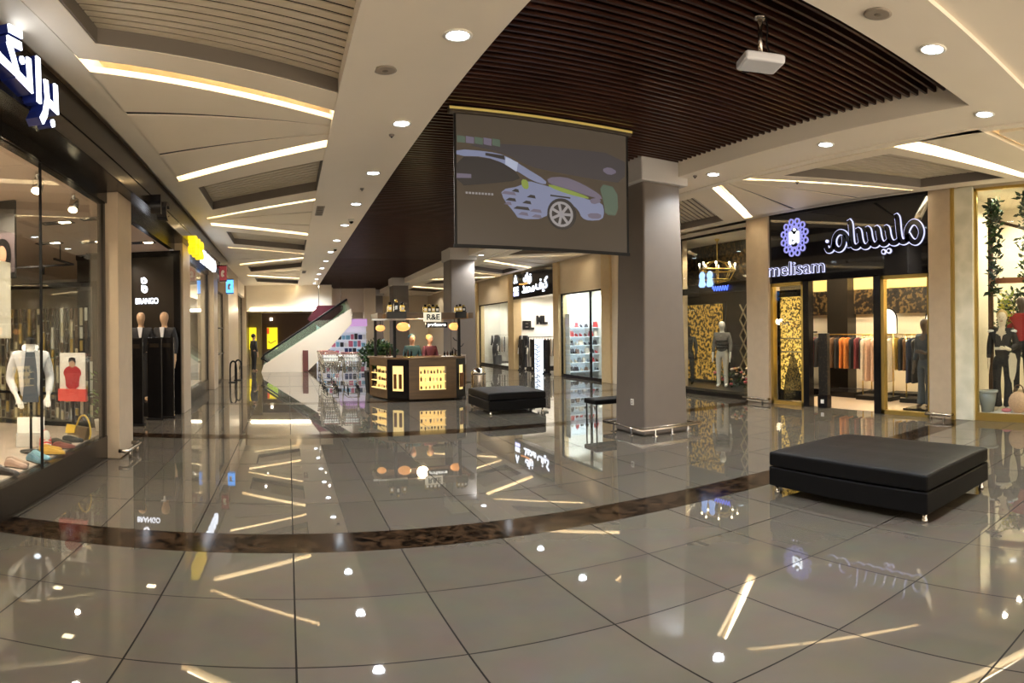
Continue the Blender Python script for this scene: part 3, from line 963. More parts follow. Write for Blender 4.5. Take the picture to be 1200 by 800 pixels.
skin('jacket', [[((0, .012, .60), (.15, .11)), ((0, .012, .82), (.13, .10)), ((0, .012, 1.04), (.155, .112)), ((0, .03, 1.18), (.085, .07))],
                [((0, .012, 1.04), (.155, .112)), ((.18, 0, 1.12), .068), ((.225, .03, .86), .054), ((.205, -.15, .70), .042)],
                [((0, .012, 1.04), (.155, .112)), ((-.18, 0, 1.12), .068), ((-.245, .03, .86), .054), ((-.165, -.14, .70), .042)]], WHITECLOTH, t)
b = MB()
b.plate([(-.05, 1.17), (.05, 1.17), (.085, .98), (.075, .80), (.095, .60), (-.095, .60), (-.075, .80), (-.085, .98)], (0, -.115, 0), (1, 0, 0), (0, 0, 1), (0, -1, 0), -.03, .010)
b.build('grey_shirt', mat('blue_grey_shirt', (.10, .12, .15), .7), t, local=True)
for s_ in (-1, 1):
    b = MB(); b.plate([(s_ * .05, 1.20), (s_ * .10, 1.12), (s_ * .125, .95), (s_ * .085, .72), (s_ * .075, .96)], (0, -.118, 0), (1, 0, 0), (0, 0, 1), (0, -1, 0), -.012, .014); b.build('lapel', WHITECLOTH, t, local=True, bevel=.004)
b = MB(); b.tube(smooth_pts([(-.06, -.10, 1.17), (-.085, -.01, 1.23), (0, .07, 1.25), (.085, -.01, 1.23), (.06, -.10, 1.17)], 2), .024, 7); b.build('collar', WHITECLOTH, t, local=True)
b = MB(); b.tube([(0, 0, .62), (0, 0, .04)], .016, 8); b.lathe([(.13, 0), (.13, .015), (.02, .03)], (0, 0, 0), 16); b.build('stand', BLACKM, t, local=True)
b = MB(); b.lathe([(.048, 1.26), (.055, 1.31), (.04, 1.335), (0, 1.34)], (0, 0, 0), 14); b.build('neck_cap', BLACKM, t, local=True)

# player sign
t = thing('counter_card', 'white card with a red shirted player print on a red base in the display window', 'sign', (-2.78, 7.3, .9))
t.location = (-2.80, 7.35, .335)
b = MB(); b.box(-2.98, -2.62, 7.345, 7.36, .98, 1.46); b.build('card', SHOPWHITE, t)
b = MB(); b.box(-2.99, -2.60, 7.30, 7.37, .82, .98); b.build('base_card', mat('coral_red', (.75, .09, .07), .4), t)
b = MB(); b.plate(smooth_pts([(-.09, 0), (-.10, .16), (-.13, .20), (-.11, .27), (-.04, .31), (.04, .31), (.11, .27), (.13, .20), (.10, .16), (.09, 0)], 1, True), (-2.80, 7.342, .98), (1, 0, 0), (0, 0, 1), (0, -1, 0), 0, .006); b.build('printed_shirt', mat('print_red', (.42, .015, .02), .5), t)
b = MB(); b.plate([(.045 * math.cos(a * PI / 8), .34 + .055 * math.sin(a * PI / 8)) for a in range(16)], (-2.80, 7.340, .98), (1, 0, 0), (0, 0, 1), (0, -1, 0), 0, .007); b.build('printed_head', SKIN, t)
b = MB(); b.plate([(-.05, .35), (-.045, .41), (0, .425), (.045, .41), (.05, .35), (.0, .385)], (-2.80, 7.335, .98), (1, 0, 0), (0, 0, 1), (0, -1, 0), 0, .006); b.build('printed_hair', BLACKM, t)
b = MB(); b.box(-2.82, -2.78, 7.36, 7.38, .335, .9); b.lathe([(.10, 0), (.10, .012)], (-2.80, 7.37, .335), 14); b.build('stand', BLACKM, t)

# goods lying on the display deck
def shoe(name, label, cat, x, y, rz, col, L=.27, group='goods laid out on the display deck', heel=None, z=.335, tilt=0.):
    t = thing(name, label, cat, (x, y, z), rz, group)
    if tilt: t.rotation_euler = (tilt, 0, rz)
    b = MB()
    sec = [(-.5, .030, .055), (-.40, .036, .075), (-.2, .036, .085), (0, .038, .065), (.2, .044, .050), (.38, .042, .040), (.49, .022, .026)]
    rings = []
    for s, w, hh in sec:
        rings.append([(w * math.cos(a) , s * L, .012 + max(0, hh * math.sin(a))) for a in [k * PI / 6 for k in range(7)]])
    for A, B in zip(rings, rings[1:]):
        for k in range(6):
            b.quad(A[k], A[k + 1], B[k + 1], B[k])
    b._add(rings[0], [tuple(range(7))]); b._add(rings[-1], [tuple(reversed(range(7)))])
    for A, B in zip(rings, rings[1:]):
        b.quad(A[0], B[0], B[-1], A[-1])
    b.build('upper', mat('leather_' + name + str(round(col[0] * 100)), col, .35), t, local=True, smooth=True)
    b = MB()
    b.plate(smooth_pts([(-.032, -.5 * L), (-.036, -.2 * L), (-.046, .2 * L), (-.03, .48 * L), (.03, .48 * L), (.046, .2 * L), (.036, -.2 * L), (.032, -.5 * L)], 1, True), (0, 0, 0), (1, 0, 0), (0, 1, 0), (0, 0, 1), 0, .014)
    b.build('sole', mat('sole_dark', (.05, .035, .025), .6), t, local=True)
    return t
shoe('loafer', 'mustard yellow loafer on the display deck, beside the glass', 'shoe', -2.58, 6.15, -1.2, (.65, .36, .03))
shoe('loafer', 'mustard yellow loafer lying behind the other yellow one', 'shoe', -2.68, 6.30, -1.0, (.60, .33, .03))
shoe('loafer', 'dark red brown loafer beside the yellow loafers', 'shoe', -2.60, 6.52, -1.1, (.22, .05, .035))
shoe('loafer', 'dark olive loafer behind the red brown one', 'shoe', -2.72, 6.72, -1.3, (.05, .045, .03))
shoe('loafer', 'black loafer in front of the yellow lined bag', 'shoe', -2.66, 6.98, -1.2, (.02, .02, .018))
shoe('flat_shoe', 'pale blue flat shoe on the deck below the bust form', 'shoe', -2.62, 5.88, -1.9, (.20, .42, .52))
shoe('flat_shoe', 'blue grey flat shoe lying beside the pale blue one', 'shoe', -2.60, 5.70, -2.1, (.10, .22, .30))
shoe('flat_shoe', 'taupe flat shoe at the middle of the deck', 'shoe', -2.72, 5.52, -1.7, (.36, .25, .18))
shoe('flat_shoe', 'rosy taupe flat shoe next to the taupe one', 'shoe', -2.66, 5.38, -1.7, (.40, .26, .20))
shoe('flat_shoe', 'nearly black flat shoe next to the rosy taupe one', 'shoe', -2.62, 5.06, -1.5, (.03, .02, .018))
t = thing('trainer', 'red and white trainer propped upright on the display deck', 'shoe', (-2.82, 6.45, .36), .5)
t.rotation_euler = (1.05, .1, .6)
b = MB(); b.ball((0, 0, .06), .10, .75, 2.0, .75, n=16); b.build('upper', mat('trainer_red', (.72, .06, .05), .4), t, local=True)
b = MB(); b.ball((0, .09, .085), .075, .7, 1.2, .9, n=12); b.build('tongue', mat('trainer_white', (.80, .76, .66), .5), t, local=True)
b = MB(); b.plate(smooth_pts([(-.07, -.2), (-.08, .1), (0, .22), (.08, .1), (.07, -.2)], 2, True), (0, 0, -.02), (1, 0, 0), (0, 1, 0), (0, 0, 1), 0, .03); b.build('sole', SHOPWHITE, t, local=True)
b = MB()
for i in range(5): b.tube([(-.05, -.06 + i * .04, .135 - .008 * i), (0, -.055 + i * .04, .15 - .008 * i), (.05, -.06 + i * .04, .135 - .008 * i)], .008, 5)
b.build('laces', SHOPWHITE, t, local=True)
t = thing('shoe_box', 'open white shoe box behind the red trainer', 'box', (-3.05, 6.55, .335), .4)
b = MB(); b.box(-.17, .17, -.11, -.10, 0, .15); b.box(-.17, .17, .10, .11, 0, .15); b.box(-.17, -.16, -.11, .11, 0, .15); b.box(.16, .17, -.11, .11, 0, .15); b.box(-.17, .17, -.11, .11, 0, .01); b.build('tray', SHOPWHITE, t, local=True)
b = MB(); b.slab([Vector(p) for p in ((-.17, .11, .15), (.17, .11, .15), (.17, .2, .33), (-.17, .2, .33))], [Vector(p) for p in ((-.17, .12, .15), (.17, .12, .15), (.17, .21, .33), (-.17, .21, .33))]); b.build('lid', SHOPWHITE, t, local=True)
t = thing('handbag', 'brown handbag with yellow lining and yellow strap near the pilaster', 'bag', (-2.68, 7.25, .335), -.5)
b = MB()
b.slab([Vector(p) for p in ((-.17, -.06, 0), (.17, -.06, 0), (.17, .06, 0), (-.17, .06, 0))], [Vector(p) for p in ((-.20, -.03, .17), (.20, -.03, .17), (.20, .03, .17), (-.20, .03, .17))]); b.build('body', mat('bag_brown', (.16, .11, .06), .45), t, local=True, bevel=.015)
b = MB(); b.slab([Vector(p) for p in ((-.20, -.032, .17), (-.02, -.032, .17), (-.02, -.06, .08), (-.19, -.066, .06))], [Vector(p) for p in ((-.20, -.04, .18), (-.02, -.04, .18), (-.02, -.07, .08), (-.19, -.076, .06))]); b.build('flap', mat('bag_yellow', (.75, .50, .06), .4), t, local=True)
b = MB(); b.tube(smooth_pts([(-.05, 0, .17), (.05, 0, .33), (.18, 0, .30), (.24, 0, .10), (.22, -.02, .02)], 2), .012, 6); b.build('strap', MATS['bag_yellow'], t, local=True)

t = thing('potted_plant', 'bright green leafy plant between the bead screen and the stone pilaster', 'plant', (-2.62, 7.9, .335))
b = MB(); b.lathe([(.06, 0), (.08, .14), (.085, .16), (.07, .16)], (-2.62, 7.95, .335), 14); b.build('pot', SHOPWHITE, t)
b = MB()
for i in range(90):
    a = random.uniform(0, 2 * PI); z = random.uniform(.48, 1.15); r = random.uniform(.02, .10)
    p = Vector((-2.62 + r * math.cos(a), 7.95 + r * math.sin(a), z)); d = Vector((math.cos(a), math.sin(a), random.uniform(-.2, .9))).normalized(); c = d.cross(Vector((0, 0, 1))).normalized(); L = random.uniform(.07, .12)
    b._add([p, p + d * L * .5 + c * L * .25, p + d * L, p + d * L * .5 - c * L * .25], [(0, 1, 2, 3)], i % 2)
b.build('foliage', [mat('leaf_bright', (.16, .30, .04), .4), mat('leaf_fresh', (.08, .18, .03), .4)], t)
b = MB(); b.tube([(-2.62, 7.95, .45), (-2.60, 7.94, .8), (-2.63, 7.96, 1.1)], .008, 5); b.build('stem', mat('stem_green', (.10, .16, .04), .6), t)

# garments on rails, reused in several shops
GARM = {}
def garment(x, y, z, rz, col, label, group, L=.75, w=.20, cat='garment', cname=None):
    key = cname or ('cloth_%d_%d_%d' % tuple(round(c * 100) for c in col))
    kk = (key, round(L, 1))
    if kk not in GARM:
        t = thing('hanging_garment', label, cat, (x, y, z), rz, group)
        b = MB()
        prof = [(-w, -.10), (-w * .9, -.04), (-.05, 0), (.05, 0), (w * .9, -.04), (w, -.10), (w * .92, -.25), (w * 1.0, -L), (-w * 1.0, -L), (-w * .92, -.25)]
        b.plate(prof, (0, 0, -.06), (1, 0, 0), (0, 0, 1), (0, -1, 0), -.028, .028)
        b.build('cloth', mat(key, col, .8, noise=.18, nscale=18), t, local=True, bevel=.016)
        b = MB(); b.tube([(0, 0, -.065), (0, 0, -.03), (.018, 0, -.012), (.010, 0, .008), (-.012, 0, .008)], .004, 5); b.build('hanger', STEEL, t, local=True)
        GARM[kk] = t
        return t
    r = dup(GARM[kk], (x, y, z), rz, label)
    r['group'] = group
    return r
def clothes_rail(name, label, p0, p1, z, m=GOLD, base=True):
    t = thing(name, label, 'clothes rail', ((p0[0] + p1[0]) / 2, (p0[1] + p1[1]) / 2, 0))
    b = MB(); b.tube([(*p0, z), (*p1, z)], .014, 8); b.build('rail', m, t)
    for p in (p0, p1):
        b = MB(); b.tube([(*p, .02), (*p, z + .02)], .016, 8); b.build('upright', m, t)
    d = (Vector(p1) - Vector(p0)).normalized()
    if base:
        b = MB(); b.cbox(((p0[0] + p1[0]) / 2, (p0[1] + p1[1]) / 2, .05), ((Vector(p1) - Vector(p0)).length + .1, .45, .10), math.atan2(d.y, d.x)); b.build('base', BLACKM, t)
    return t
clothes_rail('clothes_rail', 'black clothes rail beyond the bead screen', (-3.55, 9.4), (-2.85, 9.4), 1.75, BLACKM)
for i in range(5):
    garment(-3.45 + i * .13, 9.4, 1.73, PI / 2 - .35, (.02, .02, .022), 'long black coat hanging on the rail beyond the bead screen', 'black coats beyond the bead screen', L=1.1)

# ---- entrance with black end wall, mannequins and gates
b = MB(); b.box(-4.6, -2.26, 12.40, 12.44, 0, 3.42)
ow = struct(b.build('wall_black_end', mat('black_brown_wall', (.022, .016, .010), .3)))
b = MB(); b.box(-4.6, -2.26, 12.33, 12.40, 3.36, 3.48); b.box(-3.38, -3.32, 12.34, 12.40, 0, 3.4); b.box(-2.40, -2.26, 12.30, 12.40, 0, 3.4); struct(b.build('trim_black_frame', BLACK))
t = thing('wall_logo', 'small white curl emblem and wordmark on the black end wall', 'logo', (-3.0, 12.4, 2.4))
text_mesh('wordmark', 'BRANGO', .17, .03, BLUEW, (-3.26, 12.415, 2.36), (1, 0, 0), (0, 0, 1), t, width=.50, bold=.004)
b = MB()
O = ((-3.06, 12.41, 2.62), (1, 0, 0), (0, 0, 1), (0, -1, 0))
ribbon(b, smooth_pts([(-.05, .30), (-.05, .19), (.03, .19), (.05, .24), (-.02, .30)], 2), .022, *O, 0, .02)
b.build('emblem', BLUEW, t)
b = MB()
ribbon(b, smooth_pts([(-.04, .14), (-.05, .02), (.03, -.02), (.06, .06), (.02, .12), (-.03, .06)], 2), .022, *O, 0, .02)
b.build('emblem', BLUEW, t)
for (x, y, lb, rz) in ((-3.06, 12.08, 'mannequin in a black suit before the black end wall, nearer the wordmark', .1), (-2.56, 12.10, 'mannequin in a black suit before the black end wall, nearer the pilaster', -.2)):
    t = thing('suited_mannequin', lb, 'mannequin', (x, y, .30), rz, 'mannequins at the store entrance')
    figure(t, 1.86, BLACKSUIT, BLACKSUIT, body=mat('tan_mannequin', (.55, .36, .22), .35), jacket_open=WHITECLOTH)
b = MB(); b.box(-3.3, -2.42, 11.85, 12.40, 0, .30)
tag(b.build('plinth', BLACKM, bevel=.01), 'low black plinth under the two suited mannequins', 'plinth')
for i, (x, y, lb) in enumerate(((-2.80, 10.62, 'black security gate panel in front of the others at the store entrance'), (-2.62, 11.42, 'black security gate panel in the middle at the store entrance'), (-2.44, 11.72, 'black security gate panel beside the black end wall'))):
    t = thing('security_gate', lb, 'security gate', (x, y, 0), 0, 'security gates at the store entrance')
    b = MB(); b.box(-.15, .15, -.035, .035, .03, 1.64); b.build('panel', BLACK, t, local=True, bevel=.012)
    b = MB(); b.box(-.17, .17, -.06, .06, 0, .04); b.build('foot', BLACKM, t, local=True, bevel=.008)
    b = MB(); b.box(-.09, .09, -.038, -.034, 1.44, 1.52); b.build('badge', BRONZE, t, local=True)
# steel guard at the pilaster foot
t = thing('corner_guard', 'short bent steel guard hoop at the foot of the stone pilaster', 'rail', (-2.2, 7.85, 0))
b = MB(); b.tube([(-2.25, 7.62, .12), (-2.13, 7.62, .12), (-2.13, 8.28, .12), (-2.25, 8.28, .12)], .028, 8); b.build('hoop', STEEL, t)
for y in (7.75, 8.15):
    b = MB(); b.tube([(-2.13, y, 0), (-2.13, y, .12)], .02, 8); b.build('post', STEEL, t)

# ---- illuminated lettering on the fascia
NS = dict(o=(XFAS, 0, 0), u=(0, 1, 0), v=(0, 0, 1), w=(1, 0, 0))
t = thing('shop_sign', 'huge white glowing letters with navy sides on the dark fascia', 'sign', (XFAS, 4.4, 3.9))
STK = dict(
    letter_be=[[(4.75, 4.00), (4.77, 3.75), (4.57, 3.76)]], dot_be=[[(4.685, 3.585)]],
    letter_re=[[(4.54, 3.96), (4.57, 3.78), (4.52, 3.62), (4.45, 3.53)]],
    letter_alef=[[(4.38, 4.12), (4.40, 3.68)]],
    letter_nun=[[(4.20, 4.03), (4.23, 3.76), (3.99, 3.79)]], dot_nun=[[(4.085, 3.955)]],
    letter_gaf=[[(3.86, 4.03), (4.01, 3.79), (3.72, 3.82), (3.58, 3.87)]], bar_gaf=[[(3.84, 4.04), (4.07, 4.08)], [(3.86, 4.16), (4.08, 4.20)]])
for nm, strokes in STK.items():
    b = MB()
    for s in strokes:
        hw = .040 if len(s) > 1 else .042
        ribbon(b, s, hw, NS['o'], NS['u'], NS['v'], NS['w'], .0, .125, 1)
        ribbon(b, s, hw * .92, NS['o'], NS['u'], NS['v'], NS['w'], .125, .14, 0)
    b.build(nm, [BLUEW, NAVY], t)
t = thing('shop_sign', 'unlit dark block letters on the fascia beside the yellow sign', 'sign', (XFAS, 9.4, 3.8))
for i, ch in enumerate('IC'):
    text_mesh('letter', ch, .42, .16, mat('dark_letter', (.015, .014, .016), .25), (XFAS, 8.85 + i * .42, 3.58), (0, 1, 0), (0, 0, 1), t, bold=.012)
t = thing('shop_sign', 'yellow emblem and white wordmark glowing on the dark fascia', 'sign', (XFAS, 14, 3.6))
b = MB()
O = ((XFAS, 12.25, 3.42), (0, 1, 0), (0, 0, 1), (1, 0, 0))
for yy in (.0, .46, .92):
    for zz in (-.02, .20):
        b.plate(smooth_pts([(yy, zz), (yy + .38, zz), (yy + .38, zz + .18), (yy, zz + .18)], 2, True), *O, .0, .16)
    b.plate([(yy + .14, .10), (yy + .24, .10), (yy + .24, .26), (yy + .14, .26)], *O, .0, .15)
b.build('emblem', YELLOWL, t)
text_mesh('wordmark', 'BRANGO', .42, .08, BLUEW, (XFAS, 13.95, 3.43), (0, 1, 0), (0, 0, 1), t, width=2.5, bold=.01)
for (y, z0, z1, x1, m, nm, lb) in ((17.95, 3.30, 3.80, -1.86, mat('dark_red_sign', (.20, .02, .03), .3, emit=(.5, .05, .05), es=.15), 'crimson', 'small dark crimson blade sign jutting from the fascia'),
                                   (19.9, 3.05, 3.55, -1.84, mat('blue_sign', (.02, .10, .45), .3, emit=(.1, .4, 1), es=1.2), 'blue', 'small glowing blue blade sign jutting from the fascia')):
    t = thing('blade_sign', lb, 'sign', (XFAS, y, z0))
    b = MB(); b.box(XFAS, x1, y, y + .10, z0, z1); b.build('panel', m, t, bevel=.01)
    b = MB(); b.box(XFAS, x1 + .01, y - .012, y + .112, z1 - .03, z1 + .0); b.build('top_rim', BLACK, t)
    b = MB(); b.box(XFAS, x1 + .01, y - .012, y + .112, z0, z0 + .03); b.build('bottom_rim', BLACK, t)
    b = MB(); b.box(XFAS - .02, XFAS + .02, y + .02, y + .08, z1, 3.9); b.build('bracket', BLACKM, t)
    b = MB(); b.plate(smooth_pts([(.05, .12), (.05, .30), (.12, .36), (.17, .28), (.10, .24), (.17, .16)], 1, True), (XFAS, y, z0), (1, 0, 0), (0, 0, 1), (0, -1, 0), 0, .01); b.build('mark', SHOPWHITE, t)

# ---- second display window: paper flower tree, blue shelves, screen
b = MB(); b.box(-7.9, -4.4, 17.75, 17.88, 0, 3.5); b.box(-4.2, -4.1, 13.0, 17.8, 0, 3.5); struct(b.build('wall_store_back', SHOPWHITE))
b = MB(); b.box(-4.1, -2.55, 13.4, 17.8, 0, .3); struct(b.build('floor_display_deck', MATS['pale_deck_laminate']))
t = thing('paper_flower_tree', 'tall peach paper flower decoration in the second display window', 'decoration', (-3.1, 15.6, .3))
b = MB(); b.tube([(-3.7, 16.5, .3), (-3.6, 16.4, 1.3), (-3.3, 16.0, 2.1)], .03, 8); b.lathe([(.2, 0), (.2, .03)], (-3.7, 16.5, .3), 14); b.build('stem', MANNW, t)
rnd = random.Random(5)
PEACH = mat('peach_paper', (.80, .50, .32), .6); PINKW = mat('cream_paper', (.85, .72, .60), .6)
for i in range(14):
    c = Vector((-3.48 + rnd.uniform(-.3, .3), 15.6 + rnd.uniform(-.6, .6), 1.35 + rnd.uniform(0, 1.15)))
    b = MB()
    for kx in range(7):
        a = kx * 2 * PI / 7
        b.ball(c + Vector((.02, .10 * math.cos(a), .10 * math.sin(a))), .085, .35, 1, 1, n=8)
    b.ball(c + Vector((.05, 0, 0)), .05, n=8)
    b.build('blossom', PEACH if i % 2 else PINKW, t)
t = thing('goods_shelf', 'shelf of blue packs below the paper flowers in the second window', 'shelf', (-2.9, 15.3, .3))
b = MB()
for z in (.30, .62, .94, 1.26): b.box(-3.1, -2.7, 13.9, 15.6, z, z + .03)
b.box(-3.1, -3.07, 13.9, 15.6, .3, 1.29); b.build('frame', SHOPWHITE, t)
for i in range(3):
    for j in range(5):
        b = MB(); b.box(-3.04, -2.76, 13.96 + j * .32, 14.18 + j * .32, .33 + i * .32, .33 + i * .32 + .2)
        tag(b.build('boxed_shirt', mat('pack_blue%d' % ((i + j) % 3), [(.03, .12, .25), (.10, .28, .42), (.02, .04, .09)][(i + j) % 3], .4), bevel=.01), 'blue boxed shirt on the shelf below the paper flowers', 'box', 'blue packs in the second window')
t = thing('wall_screen', 'small bluish glowing screen at the back of the second window', 'screen', (-3.5, 17.7, 1.9))
b = MB(); b.box(-3.75, -3.15, 17.66, 17.74, 1.85, 2.35); b.build('case', BLACK, t)
b = MB(); b.box(-3.72, -3.18, 17.65, 17.66, 1.88, 2.32); b.build('display', glow('screen_blue', (.35, .55, 1), 1.2), t)

# ---- glass entrance further along, hoops, last windows
o = shop_window(18.9, 22.0, nm='window_3', kick=.06, top=3.2)
b = MB()
for z in (1.0, 1.9): b.tube([(-2.38, 19.2, z), (-2.38, 21.7, z)], .02, 8)
b.build('push_bar', BLACKM, o)
shop_window(26.3, 31.2, nm='window_4', kick=.06, top=3.6)
b = MB(); b.box(-2.5, -2.3, 18.9, 31.2, 3.6, 4.24); struct(b.build('trim_fascia', WHITE2))
b = MB(); b.box(-7.9, -5.2, 18.4, 18.5, 0, 3.6); b.box(-5.3, -5.2, 18.5, 36, 0, 3.7); struct(b.build('wall_far_store', CREAM))
lamp_rows((-3.4, -4.4), (19.8, 21.2), 3.46, SHOP_W * .5, (1, .88, .68))
lamp_rows((-3.4, -4.4), (27.4, 30.0), 3.56, SHOP_W * .5, (1, .88, .68))
for i, (x, y) in enumerate(((-1.93, 20.6), (-1.84, 21.6))):
    t = thing('hoop_stand', ['dark hoop stand by the glass entrance, nearer the camera', 'dark hoop stand by the glass entrance, deeper along'][i], 'stand', (x, y, 0), 0, 'hoop stands by the glass entrance')
    b = MB(); b.tube(smooth_pts([(-.11, 0, .02), (-.11, 0, .62), (-.05, 0, .74), (.05, 0, .74), (.11, 0, .62), (.11, 0, .02)], 1), .03, 8); b.build('hoop', BLACKM, t, local=True)
    b = MB(); b.box(-.15, .15, -.12, .12, 0, .03); b.build('foot', BLACKM, t, local=True, bevel=.008)
# ------------------------------------------------------------------ far end of the mall
b = MB(); b.box(-3, 10, 40.6, 41, 0, 4.7); struct(b.build('wall_far', CREAM))
b = MB(); b.box(-2.2, 2.0, 34.0, 34.2, 0, 2.9); struct(b.build('wall_brown', BROWNWALL))
b = MB(); b.box(-2.2, -1.5, 33.0, 33.95, 0, 2.9); struct(b.build('wall_olive', mat('olive_wall', (.26, .20, .08), .6)))
b = MB(); b.box(-2.2, 2.3, 31.2, 34.2, 2.86, 3.06); b.box(-2.2, 2.3, 31.2, 31.5, 3.06, 4.24); struct(b.build('trim_bulkhead', WHITE2))
b = MB(); b.box(-2.0, 1.6, 31.16, 31.2, 2.92, 3.02); struct(b.build('trim_light_band', LED))
b = MB(); b.box(2.0, 2.5, 33.0, 34.2, 0, 4.24); b.box(4.35, 5.0, 33.6, 34.2, 0, 4.24); b.box(2.0, 5.0, 33.8, 34.2, 2.9, 4.24); struct(b.build('wall_far_portal', CREAM))
t = thing('poster', 'glowing yellow poster with a red corner on the brown end wall', 'poster', (-.9, 33.95, 1.4))
b = MB(); b.box(-1.22, -.62, 33.90, 33.99, .82, 2.04); b.build('lightbox', glow('poster_yellow', (.95, .74, .02), .6), t)
b = MB(); b.box(-1.22, -1.10, 33.88, 33.90, 1.68, 2.02); b.build('red_corner', glow('poster_red', (.8, .08, .02), .5), t)
b = MB(); ribbon(b, smooth_pts([(-1.15, 1.25), (-1.0, 1.12), (-.9, 1.2), (-.7, 1.3)], 2), .02, (0, 33.89, 0), (1, 0, 0), (0, 0, 1), (0, -1, 0), 0, .01); b.build('drawn_smile', mat('ink_brown', (.2, .12, .02), .5), t)
t = thing('poster', 'narrow glowing yellow panel imitating the poster reflection by the last shop window', 'poster', (-1.9, 32.95, 1.4))  # built copy of the yellow poster's reflection in the shop glass
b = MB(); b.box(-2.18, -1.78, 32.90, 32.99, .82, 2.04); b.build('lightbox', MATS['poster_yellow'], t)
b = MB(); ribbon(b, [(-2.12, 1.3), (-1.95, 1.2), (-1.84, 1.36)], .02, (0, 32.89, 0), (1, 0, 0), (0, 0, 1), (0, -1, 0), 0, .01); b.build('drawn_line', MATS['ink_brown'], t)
t = thing('wall_lamp', 'small square glowing lamp high on the brown end wall', 'lamp', (-.95, 33.95, 2.45))
b = MB(); b.box(-1.05, -.90, 33.92, 34.0, 2.44, 2.60); b.build('shade', glow('lamp_white', (1, .9, .7), 3), t, bevel=.01)
b = MB(); b.box(-1.0, -.95, 33.96, 34.0, 2.38, 2.44); b.build('bracket', BLACKM, t)
# spots without fixtures, added to brighten the far hall and escalator side
lamp_rows((-.9, 1.5), (22.4, 24.6, 28.8), 4.2, SHOP_W * 1.0, (1, .9, .74))
lamp_rows((3.0, 4.4), (35.5, 37.5), 3.9, SHOP_W * .8, (.95, .9, 1))
lamp_rows((7.4, 8.8), (27, 32, 37), 4.2, SHOP_W * .7, (1, .9, .74))
# person walking
t = thing('person', 'person in a long black coat walking past the last shop window', 'person', (-1.58, 27.0, 0), 2.2)
figure(t, 1.66, BLACKSUIT, BLACKSUIT, body=SKIN, face=True, hair=BLACKM)
# escalator
t = thing('escalator', 'white sided escalator with glass balustrade climbing at the far end', 'escalator', (-.98, 26.4, 0))
S0, S1 = (-1.1, .30), (2.75, 2.70)
b = MB()
side = [(-1.2, 0), (.8, 0), (1.38, .55), (2.79, 2.1), (2.79, 2.78), (S0[0], .32)]
b.plate(side, (0, 26.0, 0), (1, 0, 0), (0, 0, 1), (0, 1, 0), 0, .10); b.build('side_cladding', WHITE2, t)
b = MB(); b.plate([(-1.2, 0), (.8, 0), (1.38, .55), (2.79, 2.1), (2.79, 2.78), (S0[0], .32)], (0, 27.3, 0), (1, 0, 0), (0, 0, 1), (0, 1, 0), 0, .10); b.build('side_cladding', WHITE2, t)
sl = (S1[1] - S0[1]) / (S1[0] - S0[0])
for yy in (26.08, 27.32):
    b = MB(); b.plate([(S0[0], S0[1]), (S1[0], S1[1]), (S1[0] - .15, S1[1] + .45), (S0[0] + .05, S0[1] + .45)], (0, yy, 0), (1, 0, 0), (0, 0, 1), (0, 1, 0), 0, .012); b.build('glass_balustrade', glass_mat('green_glass', (.78, .90, .84)), t)
    b = MB(); b.tube([(S0[0] + .25, yy, S0[1] + .12), (S0[0] - .1, yy, S0[1] + .30), (S0[0] + .05, yy, S0[1] + .48), (S1[0] - .15, yy, S1[1] + .48)], .045, 8); b.build('handrail', BLACKM, t)
for i in range(16):
    f = i / 16
    x = S0[0] + (S1[0] - S0[0]) * f; z = .05 + (S1[1] - .15) * f
    b = MB(); b.box(x, x + .34, 26.15, 27.25, z, z + .17); b.build('step', STEEL, t)
t = thing('dark_red_banner', 'dark red slanted panel above the escalator handrail', 'panel', (2.2, 27.9, 2.2))
b = MB(); b.plate([(.9, 2.35), (1.4, 3.0), (2.6, 3.0), (2.6, 2.8), (1.6, 1.9)], (0, 28.0, 0), (1, 0, 0), (0, 0, 1), (0, 1, 0), 0, .08); b.build('cloth', mat('wine_panel', (.12, .015, .03), .4), t)
for x in (1.45, 2.5):
    b = MB(); b.tube([(x, 28.05, 2.95), (x, 28.05, 4.24)], .015, 6); b.build('suspension_rod', STEEL, t)
t = thing('panel_door', 'small dark red door in the white escalator side', 'door', (.35, 25.98, 0))
b = MB(); b.box(.62, .86, 25.93, 25.99, .02, .95); b.build('leaf', mat('dull_red_door', (.16, .05, .045), .5), t)
b = MB(); b.ball((.82, 25.92, .5), .02, n=8); b.build('knob', STEEL, t)
# bright supermarket goods seen under the escalator
t = thing('gondola_shelf', 'bright supermarket shelf with a purple header seen below the escalator', 'shelf', (2.6, 32.4, 0))
b = MB(); b.box(1.55, 4.3, 32.6, 32.7, 0, 2.4)
for z in (.1, .5, .9, 1.3, 1.7): b.box(1.55, 4.3, 32.2, 32.6, z, z + .03)
b.build('frame', mat('bright_shelf', (.85, .85, .92), .5, emit=(.85, .9, 1), es=.10), t)
b = MB(); b.box(1.55, 4.3, 32.15, 32.25, 2.05, 2.45); b.build('header', glow('purple_header', (.60, .34, .66), .40), t)
rnd = random.Random(11)
for r_, z in enumerate((.13, .53, .93, 1.33)):
    x = 1.6
    kx = 0
    while x < 4.1:
        w = rnd.uniform(.14, .24); hh = rnd.uniform(.2, .33)
        b = MB(); b.box(x, x + w, 32.25, 32.45, z, z + hh)
        cn = rnd.choice(['navy', 'sky', 'white', 'black', 'rose'])
        tag(b.build('carton', mat('carton_' + cn, dict(navy=(.02, .04, .14), sky=(.2, .45, .65), white=(.8, .8, .85), black=(.02, .02, .03), rose=(.6, .15, .25))[cn], .4), bevel=.008),
            '%s carton on the bright supermarket shelf under the escalator' % cn, 'carton', 'cartons on the supermarket shelf, ' + cn)
        x += w + .05
